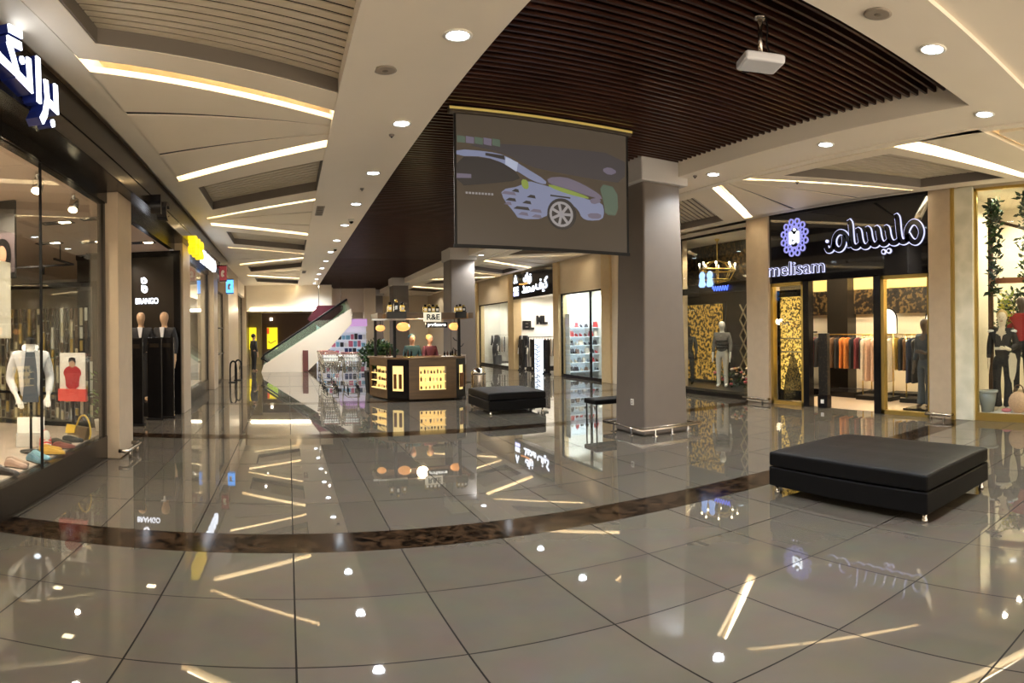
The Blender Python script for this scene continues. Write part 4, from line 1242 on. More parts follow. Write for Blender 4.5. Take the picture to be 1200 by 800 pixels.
# shopping trolleys
def trolley():
    t = thing('shopping_trolley', 'x', 'trolley', (0, 0, 0), 0, 'nested chrome shopping trolleys')
    b = MB()
    top = [(-.27, -.42, .98), (.27, -.42, .98), (.30, .42, 1.06), (-.30, .42, 1.06)]
    bot = [(-.20, -.36, .58), (.20, -.36, .58), (.22, .34, .50), (-.22, .34, .50)]
    b.tube(top, .014, 6, closed=True); b.tube(bot, .010, 6, closed=True)
    for i in range(4):
        A, B = Vector(top[i]), Vector(top[(i + 1) % 4]); E, F = Vector(bot[i]), Vector(bot[(i + 1) % 4])
        for k in range(7):
            f = k / 7
            b.tube([A.lerp(B, f), E.lerp(F, f)], .006, 4)
        for k in (1, 2):
            b.tube([A.lerp(E, k / 3), B.lerp(F, k / 3)], .006, 4)
    b.build('basket', CHROME, t, local=True)
    b = MB()
    for s in (-1, 1):
        b.tube([(s * .24, .44, 1.04), (s * .24, .40, .30), (s * .22, .42, .14), (s * .17, -.40, .16)], .014, 6)
    b.tube([(-.17, -.40, .16), (.17, -.40, .16)], .014, 6)
    b.build('chassis', CHROME, t, local=True)
    b = MB(); b.tube([(-.29, .50, 1.06), (.29, .50, 1.06)], .02, 8); b.build('handle', mat('trolley_red', (.45, .06, .06), .4), t, local=True)
    b = MB(); b.slab([Vector(p) for p in ((-.22, .30, 1.0), (.22, .30, 1.0), (.2, .16, .86), (-.2, .16, .86))], [Vector(p) for p in ((-.22, .31, 1.01), (.22, .31, 1.01), (.2, .17, .87), (-.2, .17, .87))]); b.build('child_seat', SHOPWHITE, t, local=True)
    for (x, y) in ((-.2, .40), (.2, .40), (-.16, -.38), (.16, -.38)):
        b = MB(); b.tube([(x - .015, y, .06), (x + .015, y, .06)], .06, 12); b.build('wheel', BLACKM, t, local=True)
    return t
T0 = trolley()
TR = [(1.25, 17.3, 0, 'front chrome trolley of the nested row beside the escalator'), (1.28, 18.35, 0, 'second chrome trolley nested behind the front one'), (1.31, 19.4, 0, 'third chrome trolley of the nested row by the bush'),
      (1.86, 17.35, 0, 'chrome trolley standing beside the potted bush'), (1.32, 20.5, 0.05, 'fourth chrome trolley of the row, beside the escalator'), (1.95, 18.4, 0, 'chrome trolley behind the one beside the bush')]
for i, (x, y, rz, lb) in enumerate(TR):
    if i == 0:
        T0.location = (x, y, 0); T0.rotation_euler = (0, 0, rz); T0['label'] = lb
    else:
        dup(T0, (x, y, 0), rz, lb)
# bush in a black planter
t = thing('potted_bush', 'dense dark green bush in a long black planter beside the perfume kiosk', 'plant', (2.5, 16.75, 0))
b = MB(); b.slab([Vector(p) for p in ((2.22, 16.45, 0), (2.92, 16.45, 0), (2.92, 17.05, 0), (2.22, 17.05, 0))], [Vector(p) for p in ((2.18, 16.4, .60), (2.96, 16.4, .60), (2.96, 17.1, .60), (2.18, 17.1, .60))]); b.build('planter', BLACKM, t, bevel=.02)
rnd = random.Random(2)
def leaf_cloud(b, cen, rad, n, ls, rnd):
    for _ in range(n):
        while True:
            d = Vector((rnd.uniform(-1, 1), rnd.uniform(-1, 1), rnd.uniform(-1, 1)))
            if .35 < d.length < 1: break
        p = Vector(cen) + Vector((d.x * rad[0], d.y * rad[1], d.z * rad[2]))
        a = Vector((rnd.uniform(-1, 1), rnd.uniform(-1, 1), rnd.uniform(-.6, 1))).normalized()
        c = a.cross(Vector((rnd.uniform(-1, 1), rnd.uniform(-1, 1), rnd.uniform(-1, 1)))).normalized()
        L = ls * rnd.uniform(.7, 1.3)
        b._add([p, p + a * L * .5 + c * L * .22, p + a * L, p + a * L * .5 - c * L * .22], [(0, 1, 2, 3)], rnd.choice([0, 0, 1]))
LEAF = [mat('leaf_dark', (.012, .035, .010), .4), mat('leaf_mid', (.035, .085, .015), .4), mat('leaf_light', (.22, .28, .04), .4)]
b = MB(); leaf_cloud(b, (2.54, 16.75, 1.05), (.50, .42, .42), 1500, .13, rnd); leaf_cloud(b, (2.75, 16.75, .95), (.4, .4, .4), 700, .13, rnd); b.build('foliage', LEAF[:2], t)
b = MB()
for i in range(7): b.tube([(2.3 + i * .09, 16.75, .55), (2.25 + i * .11, 16.7 + .05 * (i % 3), 1.1)], .015, 5)
b.build('stem', mat('bark', (.08, .05, .03), .8), t)

# ------------------------------------------------------------------ perfume kiosk
t = thing('perfume_kiosk', 'brown and black perfume kiosk with lit shelves and a canopy beam', 'kiosk', (3.3, 15.3, 0))
KW = wood_mat('kiosk_walnut', (.085, .045, .02), (.135, .075, .03), 3, .35, 'X')
LITW = mat('lit_cream_shelf', (.80, .60, .26), .5, emit=(1, .70, .24), es=.5)
PAN = [(2.12, 15.5), (2.43, 14.52), (2.92, 14.22), (4.12, 14.22), (4.45, 14.52), (4.78, 15.5)]
def kpanel(p, q, z0, z1, th, m, nm, inset=0., parent=None, out=0.):
    p, q = Vector(p), Vector(q)
    d = (q - p).normalized(); n = Vector((d.y, -d.x))
    p2, q2 = p + d * inset, q - d * inset
    b = MB()
    A = [(p2 + n * out), (q2 + n * out), (q2 + n * (out - th)), (p2 + n * (out - th))]
    b.prism([tuple(v) for v in A], z0, z1)
    return b.build(nm, m, parent or t)
# counter
b = MB(); b.prism(PAN + [(4.78, 15.9), (2.12, 15.9)], 1.02, 1.07); b.build('countertop', KW, t, bevel=.01)
b = MB(); b.prism([(2.2, 15.55), (2.50, 14.60), (2.95, 14.32), (4.09, 14.32), (4.38, 14.60), (4.70, 15.55)], 0, .07); b.build('base_plinth', BLACKM, t)
for i, (p, q) in enumerate(zip(PAN, PAN[1:])):
    corner = i in (1, 3)
    if corner:
        kpanel(p, q, .04, 1.02, .05, BLACK, 'corner_panel')
        f = kpanel(p, q, .24, .86, .02, LITW, 'lit_niche', .15, out=.012)
        for s in (.32, .56):
            pp, qq = Vector(p), Vector(q)
            c = pp.lerp(qq, s + .06)
            b = MB(); n = Vector(((qq - pp).y, -(qq - pp).x)).normalized()
            b.cbox((c.x + n.x * .03, c.y + n.y * .03, .48), (.07, .03, .36), math.atan2((qq - pp).y, (qq - pp).x)); b.build('bottle_figure', mat('amber_dark', (.12, .04, .01), .3), f)
    else:
        # frame with a real opening and shelves behind it
        pp, qq = Vector(p), Vector(q)
        L = (qq - pp).length
        m_ = .26 if i == 2 else .06
        d = (qq - pp).normalized(); n = Vector((d.y, -d.x))
        def seg(a, bb, z0, z1, th, nm, mt, o=0.):
            A = pp + d * a; B = pp + d * bb
            k = MB(); k.prism([tuple(A + n * o), tuple(B + n * o), tuple(B + n * (o - th)), tuple(A + n * (o - th))], z0, z1); return k
        k = seg(0, m_, .04, 1.02, .05, '', KW)
        for aa, bb, z0, z1 in ((L - m_, L, .04, 1.02), (m_, L - m_, .04, .26), (m_, L - m_, .84, 1.02)):
            A = pp + d * aa; B = pp + d * bb
            k.prism([tuple(A), tuple(B), tuple(B - n * .05), tuple(A - n * .05)], z0, z1)
        k.build('front_panel', KW, t)
        k = seg(m_ - .02, L - m_ + .02, .22, .88, .02, '', LITW, -.20); k.build('lit_back', LITW, t)
        for z in (.26, .45, .64):
            k = seg(m_, L - m_, z, z + .02, .18, '', LITW, -.03); k.build('shelf', LITW, t)
        rnd = random.Random(20 + i)
        for z in (.28, .47, .66):
            x = m_ + .04
            while x < L - m_ - .05:
                w = rnd.uniform(.035, .06)
                c = pp + d * (x + w / 2) - n * .10
                bb_ = MB(); hh = rnd.uniform(.07, .12)
                bb_.lathe([(w * .45, 0), (w * .45, hh * .7), (w * .18, hh * .78), (w * .18, hh)], (c.x, c.y, z + .001), 8)
                tag(bb_.build('perfume_bottle', mat('scent_%d' % rnd.randrange(3), [(.45, .25, .03), (.06, .03, .02), (.75, .65, .45)][rnd.randrange(3)], .15)),
                    'small perfume bottle on the lit %s shelf of the kiosk %s' % ({.28: 'bottom', .47: 'middle', .66: 'top'}[z], {0: 'side facing the escalator', 2: 'front', 4: 'side facing the shops'}[i]), 'perfume bottle',
                    'perfume bottles, kiosk %s shelf %s' % ({0: 'west', 2: 'front', 4: 'east'}[i], {.28: 'bottom', .47: 'middle', .66: 'top'}[z]))
                x += w + rnd.uniform(.025, .07)
# canopy posts, beam, signs
for (x, y) in ((2.62, 14.5), (4.28, 14.5), (2.3, 15.6), (4.6, 15.6)):
    b = MB(); b.box(x - .035, x + .035, y - .035, y + .035, 1.07, 2.05); b.build('canopy_post', BLACKM, t)
b = MB(); b.box(2.40, 4.45, 14.40, 14.52, 2.03, 2.18); b.box(2.2, 2.32, 14.5, 15.7, 2.03, 2.18); b.box(4.55, 4.67, 14.5, 15.7, 2.03, 2.18); b.box(2.2, 4.67, 15.6, 15.72, 2.03, 2.18); b.build('canopy_beam', KW, t)
b = MB(); b.box(2.42, 2.90, 14.36, 14.56, 2.04, 2.20); b.build('beam_box', BLACK, t)
b = MB(); b.box(4.16, 4.45, 14.36, 14.56, 2.04, 2.20); b.build('beam_box', BLACK, t)
b = MB(); b.box(2.05, 2.9, 14.42, 14.5, 1.99, 2.03); b.build('glass_eave', SHOPWHITE, t)
sgn = MB(); sgn.box(3.33, 3.77, 14.30, 14.36, 1.95, 2.18); sg = sgn.build('name_board', glow('board_cream', (.9, .82, .62), .38), t)
text_mesh('lettering', 'R&E', .19, .012, BLACKM, (3.385, 14.285, 2.0), (1, 0, 0), (0, 0, 1), sg, width=.33, bold=.004)
sgn = MB(); sgn.box(3.38, 3.93, 14.31, 14.36, 1.80, 1.93); sg = sgn.build('name_board', BLACK, t)
text_mesh('lettering', 'perfumes', .11, .012, glow('white_letter', (1, .97, .9), 1.0), (3.42, 14.295, 1.84), (1, 0, 0), (0, 0, 1), sg, width=.46, bold=.003)
GB = [mat('display_gold', (.6, .42, .10), .25, metal=.7), BLACK]
# dummy bottles standing on the beam
for i, (x, z, hh, g) in enumerate(((2.50, 2.20, .24, 0), (2.66, 2.20, .30, 1), (2.82, 2.20, .24, 0), (3.40, 2.18, .20, 0), (3.50, 2.18, .20, 1), (3.60, 2.18, .20, 0), (3.70, 2.18, .20, 1), (4.22, 2.20, .17, 0), (4.31, 2.20, .19, 0), (4.40, 2.20, .17, 1))):
    q = thing('display_bottle', ['giant gold display bottle', 'giant black display bottle'][g] + ' on the kiosk canopy, ' + ('outermost over the bush side' if i == 0 else ['', 'in the middle of the corner trio', 'last of the corner trio', 'first of four above the white name board', 'second of four above the white name board', 'third of four above the white name board', 'last of four above the white name board', 'first above the corner beside the suits', 'second above the corner beside the suits', 'last above the corner beside the suits'][i]), 'bottle', (x, 14.46, z), 0, 'display bottles on the kiosk canopy')
    b = MB(); b.box(-.055, .055, -.045, .045, 0, hh * .72); b.build('flask', GB[g], q, local=True, bevel=.012)
    b = MB(); b.lathe([(.02, hh * .72), (.02, hh * .8), (.032, hh * .8), (.032, hh)], (0, 0, 0), 10); b.build('stopper', GB[1 - g], q, local=True)
    b = MB(); b.box(-.03, .03, -.049, -.044, hh * .2, hh * .5); b.build('tag', SHOPWHITE, q, local=True)
# lanterns hanging under the beam
ORG = mat('amber_lantern', (.80, .38, .10), .4, emit=(1, .42, .12), es=.7)
for i, (x, z, s) in enumerate(((2.86, 1.83, .17), (4.20, 1.83, .15), (2.28, 1.80, .12))):
    q = thing('lantern', ['wide amber lantern under the kiosk beam over the lit corner', 'amber lantern under the kiosk beam beside the coat hook', 'small amber lantern at the kiosk side by the bush'][i], 'lantern', (x, 14.6, z), 0, 'amber lanterns of the kiosk')
    b = MB(); b.ball((0, 0, 0), s, 1, 1, .68, n=14); b.build('globe', ORG, q, local=True)
    b = MB(); b.tube([(0, 0, s * .65), (0, 0, 2.04 - z)], .008, 5); b.build('cord', BLACKM, q, local=True)
    b = MB(); b.lathe([(.04, s * .62), (.05, s * .7), (.02, s * .78)], (0, 0, 0), 10); b.build('cap', BLACKM, q, local=True)
lamp('kiosk_lamp', 'POINT', (3.4, 14.9, 1.98), 30, (1, .72, .40), .15)
# things on the counter
for i, (x, y, hh, m) in enumerate(((2.55, 14.75, .26, SHOPWHITE), (2.95, 14.45, .22, GB[0]), (3.95, 14.4, .16, SHOPWHITE), (4.3, 14.9, .2, GB[0]))):
    q = thing('tester_tray', ['white tester tray on the kiosk counter beside the bush', 'gold tester tray over the lit kiosk corner', 'white tester tray on the front of the kiosk counter', 'gold tester tray on the kiosk counter by the coat hook'][i], 'tray', (x, y, 1.07), .3, 'tester trays on the kiosk counter')
    b = MB(); b.box(-.14, .14, -.08, .08, 0, .02); b.build('tray', m, q, local=True, bevel=.006)
    for j in range(3):
        b = MB(); b.lathe([(.025, .02), (.025, .02 + hh * .5), (.01, .02 + hh * .6), (.01, .02 + hh * .8)], (-.09 + j * .09, 0, 0), 8); b.build('tester', mat('scent_0', (.45, .25, .03), .15) if j % 2 else BLACK, q, local=True)
q = thing('coat_hook_stand', 'small black branching stand at the kiosk corner', 'stand', (4.30, 14.62, 1.07))
b = MB(); b.lathe([(.07, 0), (.07, .015)], (0, 0, 0), 12); b.tube([(0, 0, .0), (0, 0, .48)], .014, 6); b.build('post', BLACKM, q, local=True)
for z, s in ((.46, -1), (.30, 1), (.20, -1)):
    b = MB(); b.tube([(0, 0, z - .08), (s * .10, 0, z - .04), (s * .14, 0, z + .02)], .011, 6); b.build('branch', BLACKM, q, local=True)
q = thing('person', 'kiosk clerk in a dark teal headscarf and coat behind the counter', 'person', (3.22, 15.25, 0), .1)
figure(q, 1.62, TEALCLOTH, BLACKSUIT, body=SKIN, face=True, hair=mat('teal_scarf', (.03, .09, .10), .8), arms='counter')
q = thing('person', 'kiosk clerk with fair hair and a dark red top leaning on the counter', 'person', (3.70, 15.25, 0), .35)
figure(q, 1.60, mat('wine_top', (.10, .02, .03), .8), BLACKSUIT, body=SKIN, face=True, hair=mat('fair_hair', (.45, .30, .10), .7), arms='counter')
# steel bin
t = thing('litter_bin', 'round steel litter bin between the kiosk and the black ottoman', 'bin', (4.62, 13.95, 0))
b = MB(); b.lathe([(.17, 0), (.18, .02), (.18, .62), (.175, .64)], (4.62, 13.95, 0), 24); b.build('drum', STEEL, t)
b = MB(); b.lathe([(.185, .64), (.185, .68), (.12, .78), (0, .80)], (4.62, 13.95, 0), 24); b.build('lid', CHROME, t)

# ------------------------------------------------------------------ ottomans
def ottoman(x0, x1, y0, y1, label, h=.46):
    t = thing('ottoman', label, 'ottoman', ((x0 + x1) / 2, (y0 + y1) / 2, 0), 0, 'black leather ottomans')
    b = MB(); b.box(x0, x1, y0, y1, .085, .285); b.build('base_frame', LEATHER, t, bevel=.015, seg=3)
    bm_ = MB()
    nx, ny = 14, 14
    G = []
    tuft = [(a, c) for a in (.25, .5, .75) for c in (.2, .4, .6, .8)]
    for j in range(ny + 1):
        row = []
        for i in range(nx + 1):
            u, v = i / nx, j / ny
            z = h - .012 * ((2 * u - 1) ** 4 + (2 * v - 1) ** 4)
            for a, c in tuft:
                d2 = ((u - a) * (x1 - x0)) ** 2 + ((v - c) * (y1 - y0)) ** 2
                z -= .016 * math.exp(-d2 / .004)
            row.append(bm_.bm.verts.new((x0 + (x1 - x0) * u, y0 + (y1 - y0) * v, z)))
        G.append(row)
    for j in range(ny):
        for i in range(nx):
            f = bm_.bm.faces.new((G[j][i], G[j][i + 1], G[j + 1][i + 1], G[j + 1][i])); f.smooth = True
    ring = [G[0][i] for i in range(nx + 1)] + [G[j][nx] for j in range(1, ny + 1)] + [G[ny][i] for i in range(nx - 1, -1, -1)] + [G[j][0] for j in range(ny - 1, 0, -1)]
    low = [bm_.bm.verts.new((v.co.x, v.co.y, .295)) for v in ring]
    n = len(ring)
    for i in range(n):
        bm_.bm.faces.new((ring[i], low[i], low[(i + 1) % n], ring[(i + 1) % n]))
    bm_.bm.faces.new(low)
    bm_.build('cushion', LEATHER, t, bevel=.022, seg=3)
    for (x, y) in ((x0 + .06, y0 + .06), (x1 - .06, y0 + .06), (x1 - .06, y1 - .06), (x0 + .06, y1 - .06)):
        b = MB(); b.lathe([(.026, 0), (.030, .012), (.024, .03), (.018, .04), (.022, .085)], (x, y, 0), 12); b.build('foot', CHROME, t)
    for a, c in tuft:
        b = MB(); b.ball((x0 + (x1 - x0) * a, y0 + (y1 - y0) * c, h - .016), .013, 1, 1, .5, n=8); b.build('tuft_button', LEATHER, t)
    return t
ottoman(4.30, 5.62, 2.33, 4.12, 'large black leather ottoman at the near side of the marble band, on chrome feet')
ottoman(3.92, 5.18, 11.2, 12.6, 'black leather ottoman standing before the perfume kiosk')
t = thing('bench', 'small black padded bench on thin legs half hidden behind the taupe column', 'bench', (5.6, 9.2, 0))
b = MB(); b.box(5.10, 6.0, 8.98, 9.42, .38, .47); b.build('seat', LEATHER, t, bevel=.02)
for (x, y) in ((5.14, 9.02), (5.96, 9.02), (5.14, 9.38), (5.96, 9.38)):
    b = MB(); b.tube([(x, y, 0), (x, y, .38)], .014, 8); b.build('leg', BLACKM, t)

# ------------------------------------------------------------------ shops beyond the columns (wall plane x = 9.8)
XR = 9.8
b = MB(); b.box(15.2, 15.4, -2, 41, 0, 4.7); struct(b.build('wall_right', CREAM))
def rpil(y0, y1, z1=4.3, m=PILASTER, x0=9.66, x1=10.05):
    b = MB(); b.box(x0, x1, y0, y1, 0, z1); return struct(b.build('trim_pilaster', m, bevel=.012))
GOLDP = mat('sand_pillar', (.52, .38, .20), .4, noise=.1)
rpil(16.05, 16.6, m=GOLDP); rpil(19.75, 20.2, m=GOLDP); rpil(24.25, 24.9, m=GOLDP); rpil(29.3, 29.9, m=GOLDP)
b = MB(); b.box(9.74, 10.0, 16.6, 19.75, 3.05, 4.3); b.box(9.74, 10.0, 24.9, 29.3, 3.05, 4.3); b.box(9.74, 10.0, 29.9, 41, 0, 4.3); b.box(9.74, 10.0, 12.75, 16.05, 0, 4.3)
struct(b.build('wall_fascia', mat('cream_stone_fascia', (.62, .52, .38), .25, noise=.05)))
b = MB(); b.box(9.9, 14.0, 16.3, 16.4, 0, 3.4); b.box(9.9, 14.0, 19.9, 20.0, 0, 3.4); b.box(9.9, 14.0, 24.5, 24.6, 0, 3.4); b.box(9.9, 14.0, 29.5, 29.6, 0, 3.4); b.box(9.9, 14.0, 16.3, 29.6, 3.4, 3.5)
struct(b.build('wall_shop_partitions', SHOPWHITE))
b = MB(); b.box(13.0, 13.2, 20, 24.5, 0, 3.4); b.box(11.4, 11.5, 24.6, 29.5, 0, 3.4); b.box(11.2, 11.3, 16.4, 19.9, 0, 3.4); struct(b.build('wall_shop_backs', SHOPWHITE))
def rwin(y0, y1, z0, z1, nm, x=XR, fr=BLACK, mull=()):
    w = MB(); w.box(x - .006, x + .006, y0, y1, z0, z1); o = struct(w.build(nm, GLASS))
    f = MB(); f.box(x - .03, x + .04, y0, y1, z1 - .05, z1); f.box(x - .03, x + .04, y0, y1, 0, z0)
    f.box(x - .03, x + .04, y0, y0 + .05, z0, z1); f.box(x - .03, x + .04, y1 - .05, y1, z0, z1)
    for q in mull: f.box(x - .03, x + .04, q - .03, q + .03, z0, z1)
    f.build('window_frame', fr, o); return o
rwin(24.9, 29.3, .10, 3.05, 'window_5'); rwin(16.6, 19.75, .10, 3.05, 'window_6', mull=(17.55,))
lamp_rows((10.3, 11.0), (25.6, 27, 28.4), 3.36, SHOP_W * .75, (1, .96, .86))
lamp_rows((10.6, 12.2), (21, 22.3, 23.6), 3.36, SHOP_W * 1.0, (1, .93, .82))
lamp_rows((10.2, 10.6), (17.1, 18.2, 19.3), 3.36, SHOP_W * .7, (.86, .95, 1))
# sign board
t = thing('shop_sign', 'black sign with blue white script and a small emblem over the suit shop', 'sign', (9.7, 22.3, 3.5))
b = MB(); b.box(9.66, 9.98, 20.2, 24.25, 3.08, 4.14); b.build('board', BLACK, t)
# fabric shop lettering, glyphs laid out from far end to near end
UU = dict(u=(0, -1, 0), v=(0, 0, 1))
text_mesh('lettering', '\ufeaa\ufee4\ufea4\ufee3', .62, .03, BLUEW, (9.655, 23.15, 3.30), UU['u'], UU['v'], t, width=1.25, bold=.01)
text_mesh('lettering', '\ufed2\ufef4\ufedb', .62, .03, BLUEW, (9.655, 21.75, 3.36), UU['u'], UU['v'], t, width=1.1, bold=.01)
text_mesh('lettering', '\ufeda\ufef3\ufeaf', .50, .03, BLUEW, (9.655, 23.0, 3.76), UU['u'], UU['v'], t, width=.8, bold=.008)
b = MB()
O = ((9.655, 24.15, 3.2), (0, -1, 0), (0, 0, 1), (-1, 0, 0))
ribbon(b, [(.10, .58), (.25, .86), (.40, .58)], .04, *O, 0, .03); b.build('emblem', BLUEW, t)
text_mesh('lettering', 'MAX', .26, .03, BLUEW, (9.655, 24.1, 3.42), UU['u'], UU['v'], t, width=.5, bold=.008)
text_mesh('lettering', 'DOOB', .22, .03, LILAC, (9.655, 24.1, 3.22), UU['u'], UU['v'], t, width=.5, bold=.008)
b = MB(); ribbon(b, smooth_pts([(.7, .50), (1.2, .46), (1.9, .50)], 1), .025, *O, 0, .03); b.build('underline', mat('sign_orange', (.7, .25, .08), .4, emit=(1, .4, .1), es=.8), t)
# suits window
for i, (x, y, cm, lb) in enumerate(((10.5, 28.9, DARKCLOTH, 'headless mannequin in a grey suit in the bright window deepest along'), (10.02, 23.95, BLACKSUIT, 'headless mannequin in a black coat just inside the suit shop door by the pillar'))):
    t = thing('suit_mannequin', lb, 'mannequin', (x, y, .02), -PI / 2 + .5, 'mannequins in the suit shop window')
    figure(t, 1.78, cm, cm, body=MANNW, head=False, jacket_open=WHITECLOTH)
b = MB(); b.box(10.0, 11.3, 24.7, 29.2, 0, .02); struct(b.build('floor_window_deck', SHOPWHITE))
clothes_rail('clothes_rail', 'steel clothes rail in the bright suit shop window', (10.6, 29.2), (11.35, 29.2), 1.5, CHROME)
for i, c in enumerate(((.55, .50, .42), (.07, .06, .05), (.30, .24, .18), (.03, .03, .035), (.45, .40, .33))):
    garment(10.70 + i * .14, 29.2, 1.48, 1.2, c, '%s shirt on the rail in the bright suit shop window' % ['cream', 'dark brown', 'tan', 'black', 'pale grey'][i], 'shirts on the suit shop rail', L=.8)
t = thing('suitcase', 'small dark suitcase on the deck of the bright suit shop window', 'suitcase', (10.4, 28.3, .02))
b = MB(); b.box(10.22, 10.58, 28.15, 28.5, .02, .48); b.build('shell', DARKCLOTH, t, bevel=.03)
b = MB(); b.tube([(10.3, 28.32, .48), (10.3, 28.32, .56), (10.5, 28.32, .56), (10.5, 28.32, .48)], .012, 6); b.build('handle', BLACKM, t)
# entrance with gates and a lit striped post
for i, (y, lb) in enumerate(((23.55, 'black security gate deepest along at the suit shop door'), (22.2, 'black security gate in the middle at the suit shop door'), (21.0, 'black security gate beside the pillar at the suit shop door'))):
    t = thing('security_gate', lb, 'security gate', (9.75, y, 0), 0, 'security gates at the suit shop door')
    b = MB(); b.box(-.05, .05, -.22, .22, .0, 1.34); b.build('panel', BLACK, t, local=True, bevel=.015)
    b = MB(); b.box(-.07, .07, -.25, .25, 0, .04); b.build('foot', BLACKM, t, local=True)
    b = MB(); b.box(-.055, -.05, .05, .12, .12, .20); b.build('indicator', SHOPWHITE, t, local=True)
t = thing('light_post', 'white glowing post with dark zigzag bands between the security gates', 'sign', (9.72, 21.62, 0))
b = MB(); b.box(9.66, 9.78, 21.30, 21.95, 0, 1.36); b.build('lightbox', glow('post_white', (.78, .88, 1), 1.0), t)
b = MB()
O = ((9.655, 21.95, 0), (0, -1, 0), (0, 0, 1), (-1, 0, 0))
for i in range(6): ribbon(b, [(.06, .20 + i * .19), (.30, .16 + i * .19), (.22, .05 + i * .19), (.55, .14 + i * .19)], .022, *O, 0, .006)
b.build('zigzag', NAVY, t)
# back wall lettering, racks
for i, (y, z, s) in enumerate(((10.2, 1.78, 'EL'), (10.87, 2.02, 'ML'))):
    t = thing('wall_letters', ['dark wall letters over the clothes rail, the lower pair', 'dark wall letters over the clothes rail, the higher pair'][i], 'sign', (y, 24.46, z))
    for j_, ch_ in enumerate(s):
        text_mesh('letter', ch_, .50, .06, BLACKM, (y + j_ * .28, 24.49, z), (1, 0, 0), (0, 0, 1), t, width=.26, bold=.03)
clothes_rail('clothes_rail', 'dark clothes rail along the suit shop back wall', (10.35, 24.15), (12.1, 24.15), 1.42, BLACKM)
for i in range(12):
    c = ((.02, .02, .025), (.10, .02, .03), (.05, .05, .06), (.35, .28, .2))[i % 4]
    garment(10.45 + i * .14, 24.15, 1.40, 1.25, c, '%s jacket on the rail along the suit shop back wall' % ['black', 'dark wine', 'charcoal', 'tan'][i % 4], '%s jackets on the suit shop back rail' % ['black', 'dark wine', 'charcoal', 'tan'][i % 4], L=.8)
# shoes and bags window
rnd = random.Random(8)
t = thing('display_shelf', 'bright white stepped shelf of shoes and bags behind the glass', 'shelf', (10.7, 19.6, 0))
b = MB()
SH = [.16, .48, .80, 1.12, 1.44, 1.78]
for z in SH: b.box(9.95, 11.75, 19.40, 19.86, z, z + .03)
b.box(9.95, 11.75, 19.86, 19.89, .1, 2.3)
b.build('frame', mat('cool_white_shelf', (.82, .90, .95), .4, emit=(.75, .9, 1), es=.10), t)
for x in (9.95, 10.84, 11.73):
    b = MB(); b.box(x, x + .02, 19.40, 19.89, 0, 2.3); b.build('upright', SHOPWHITE, t)
cols = [('black', (.015, .015, .018)), ('grey', (.25, .28, .30)), ('red', (.50, .05, .05)), ('brown', (.15, .07, .03)), ('cream', (.70, .62, .50))]
for z in SH:
    x = 10.0
    while x < 11.55:
        cn, cc = rnd.choice(cols[:2] + cols[:1] + cols)
        hh = rnd.uniform(.12, .22)
        L = rnd.uniform(.11, .20)
        row = ['bottom', 'second', 'third', 'fourth', 'fifth', 'top'][SH.index(z)]
        z1 = z + .03
        if rnd.random() < .5:
            q = MB()
            q.slab([Vector(p) for p in ((x, 19.46, z1), (x + L, 19.46, z1), (x + L, 19.60, z1), (x, 19.60, z1))], [Vector(p) for p in ((x + .015, 19.51, z1 + hh), (x + L - .015, 19.51, z1 + hh), (x + L - .015, 19.56, z1 + hh), (x + .015, 19.56, z1 + hh))])
            q.tube(smooth_pts([(x + .03, 19.535, z1 + hh - .005), (x + L / 2, 19.535, z1 + .06 + hh), (x + L - .03, 19.535, z1 + hh - .005)], 1), .008, 5)
            tag(q.build('handbag', mat('goods_' + cn, cc, .35), bevel=.01), '%s handbag on the %s white shelf behind the glass' % (cn, row), 'bag', '%s handbags, %s white shelf' % (cn, row))
        else:
            q = MB()
            q.ball((x + L / 2, 19.50, z1 + .045), .05, .75, 1.9, .85, n=10); q.box(x + L / 2 - .036, x + L / 2 + .036, 19.41, 19.61, z1, z1 + .015)
            q.ball((x + L / 2, 19.56, z1 + .075), .045, .75, .9, .95, n=8)
            tag(q.build('shoe', mat('goods_' + cn, cc, .35)), '%s shoe on the %s white shelf behind the glass' % (cn, row), 'shoe', '%s shoes, %s white shelf' % (cn, row))
        x += L + rnd.uniform(.02, .07)
# ------------------------------------------------------------------ east side: chandelier window, boutique, garland window
rpil(9.22, 9.92); rpil(4.72, 5.18, z1=4.3)
rpil(12.6, 12.8)
for y0, y1 in ((9.22, 9.92), (4.72, 5.18)):
    t = thing('corner_guard', 'short steel guard at the pilaster foot ' + ('between chandelier window and boutique door' if y0 > 9 else 'between boutique and garland window'), 'rail', (9.6, (y0 + y1) / 2, 0))
    b = MB(); b.tube([(9.66, y0 - .02, .10), (9.55, y0 - .02, .10), (9.55, y1 + .02, .10), (9.66, y1 + .02, .10)], .03, 8); b.build('hoop', STEEL, t)
    for y in (y0 + .1, y1 - .1):
        b = MB(); b.tube([(9.55, y, 0), (9.55, y, .1)], .02, 8); b.build('post', STEEL, t)
# ---- chandelier window
rwin(9.92, 12.6, .10, 4.12, 'window_7', fr=BLACK)
BLK = mat('boutique_black', (.018, .014, .010), .3)
LACE = speckle_mat('black_lace_panel', (.010, .007, .005), (.13, .08, .03), 11, .55)
GOLDLEAF = speckle_mat('gold_leaf_panel', (.05, .026, .005), (.70, .40, .07), 11, .50, emit=.28)
b = MB(); b.box(9.85, 11.3, 14.0, 14.1, 0, 4.2); b.box(11.2, 11.3, 9.6, 14.0, 0, 3.0); b.box(9.85, 11.3, 9.55, 9.65, 0, 4.2); struct(b.build('wall_window_box', BLK))
b = MB(); b.box(11.14, 11.2, 9.7, 14.0, 3.0, 4.12); struct(b.build('wall_lace_back', LACE))
b = MB(); b.box(9.85, 15.2, 4.8, 14.0, 4.14, 4.24); struct(b.build('ceiling_boutique', mat('boutique_ceiling', (.82, .74, .62), .5)))
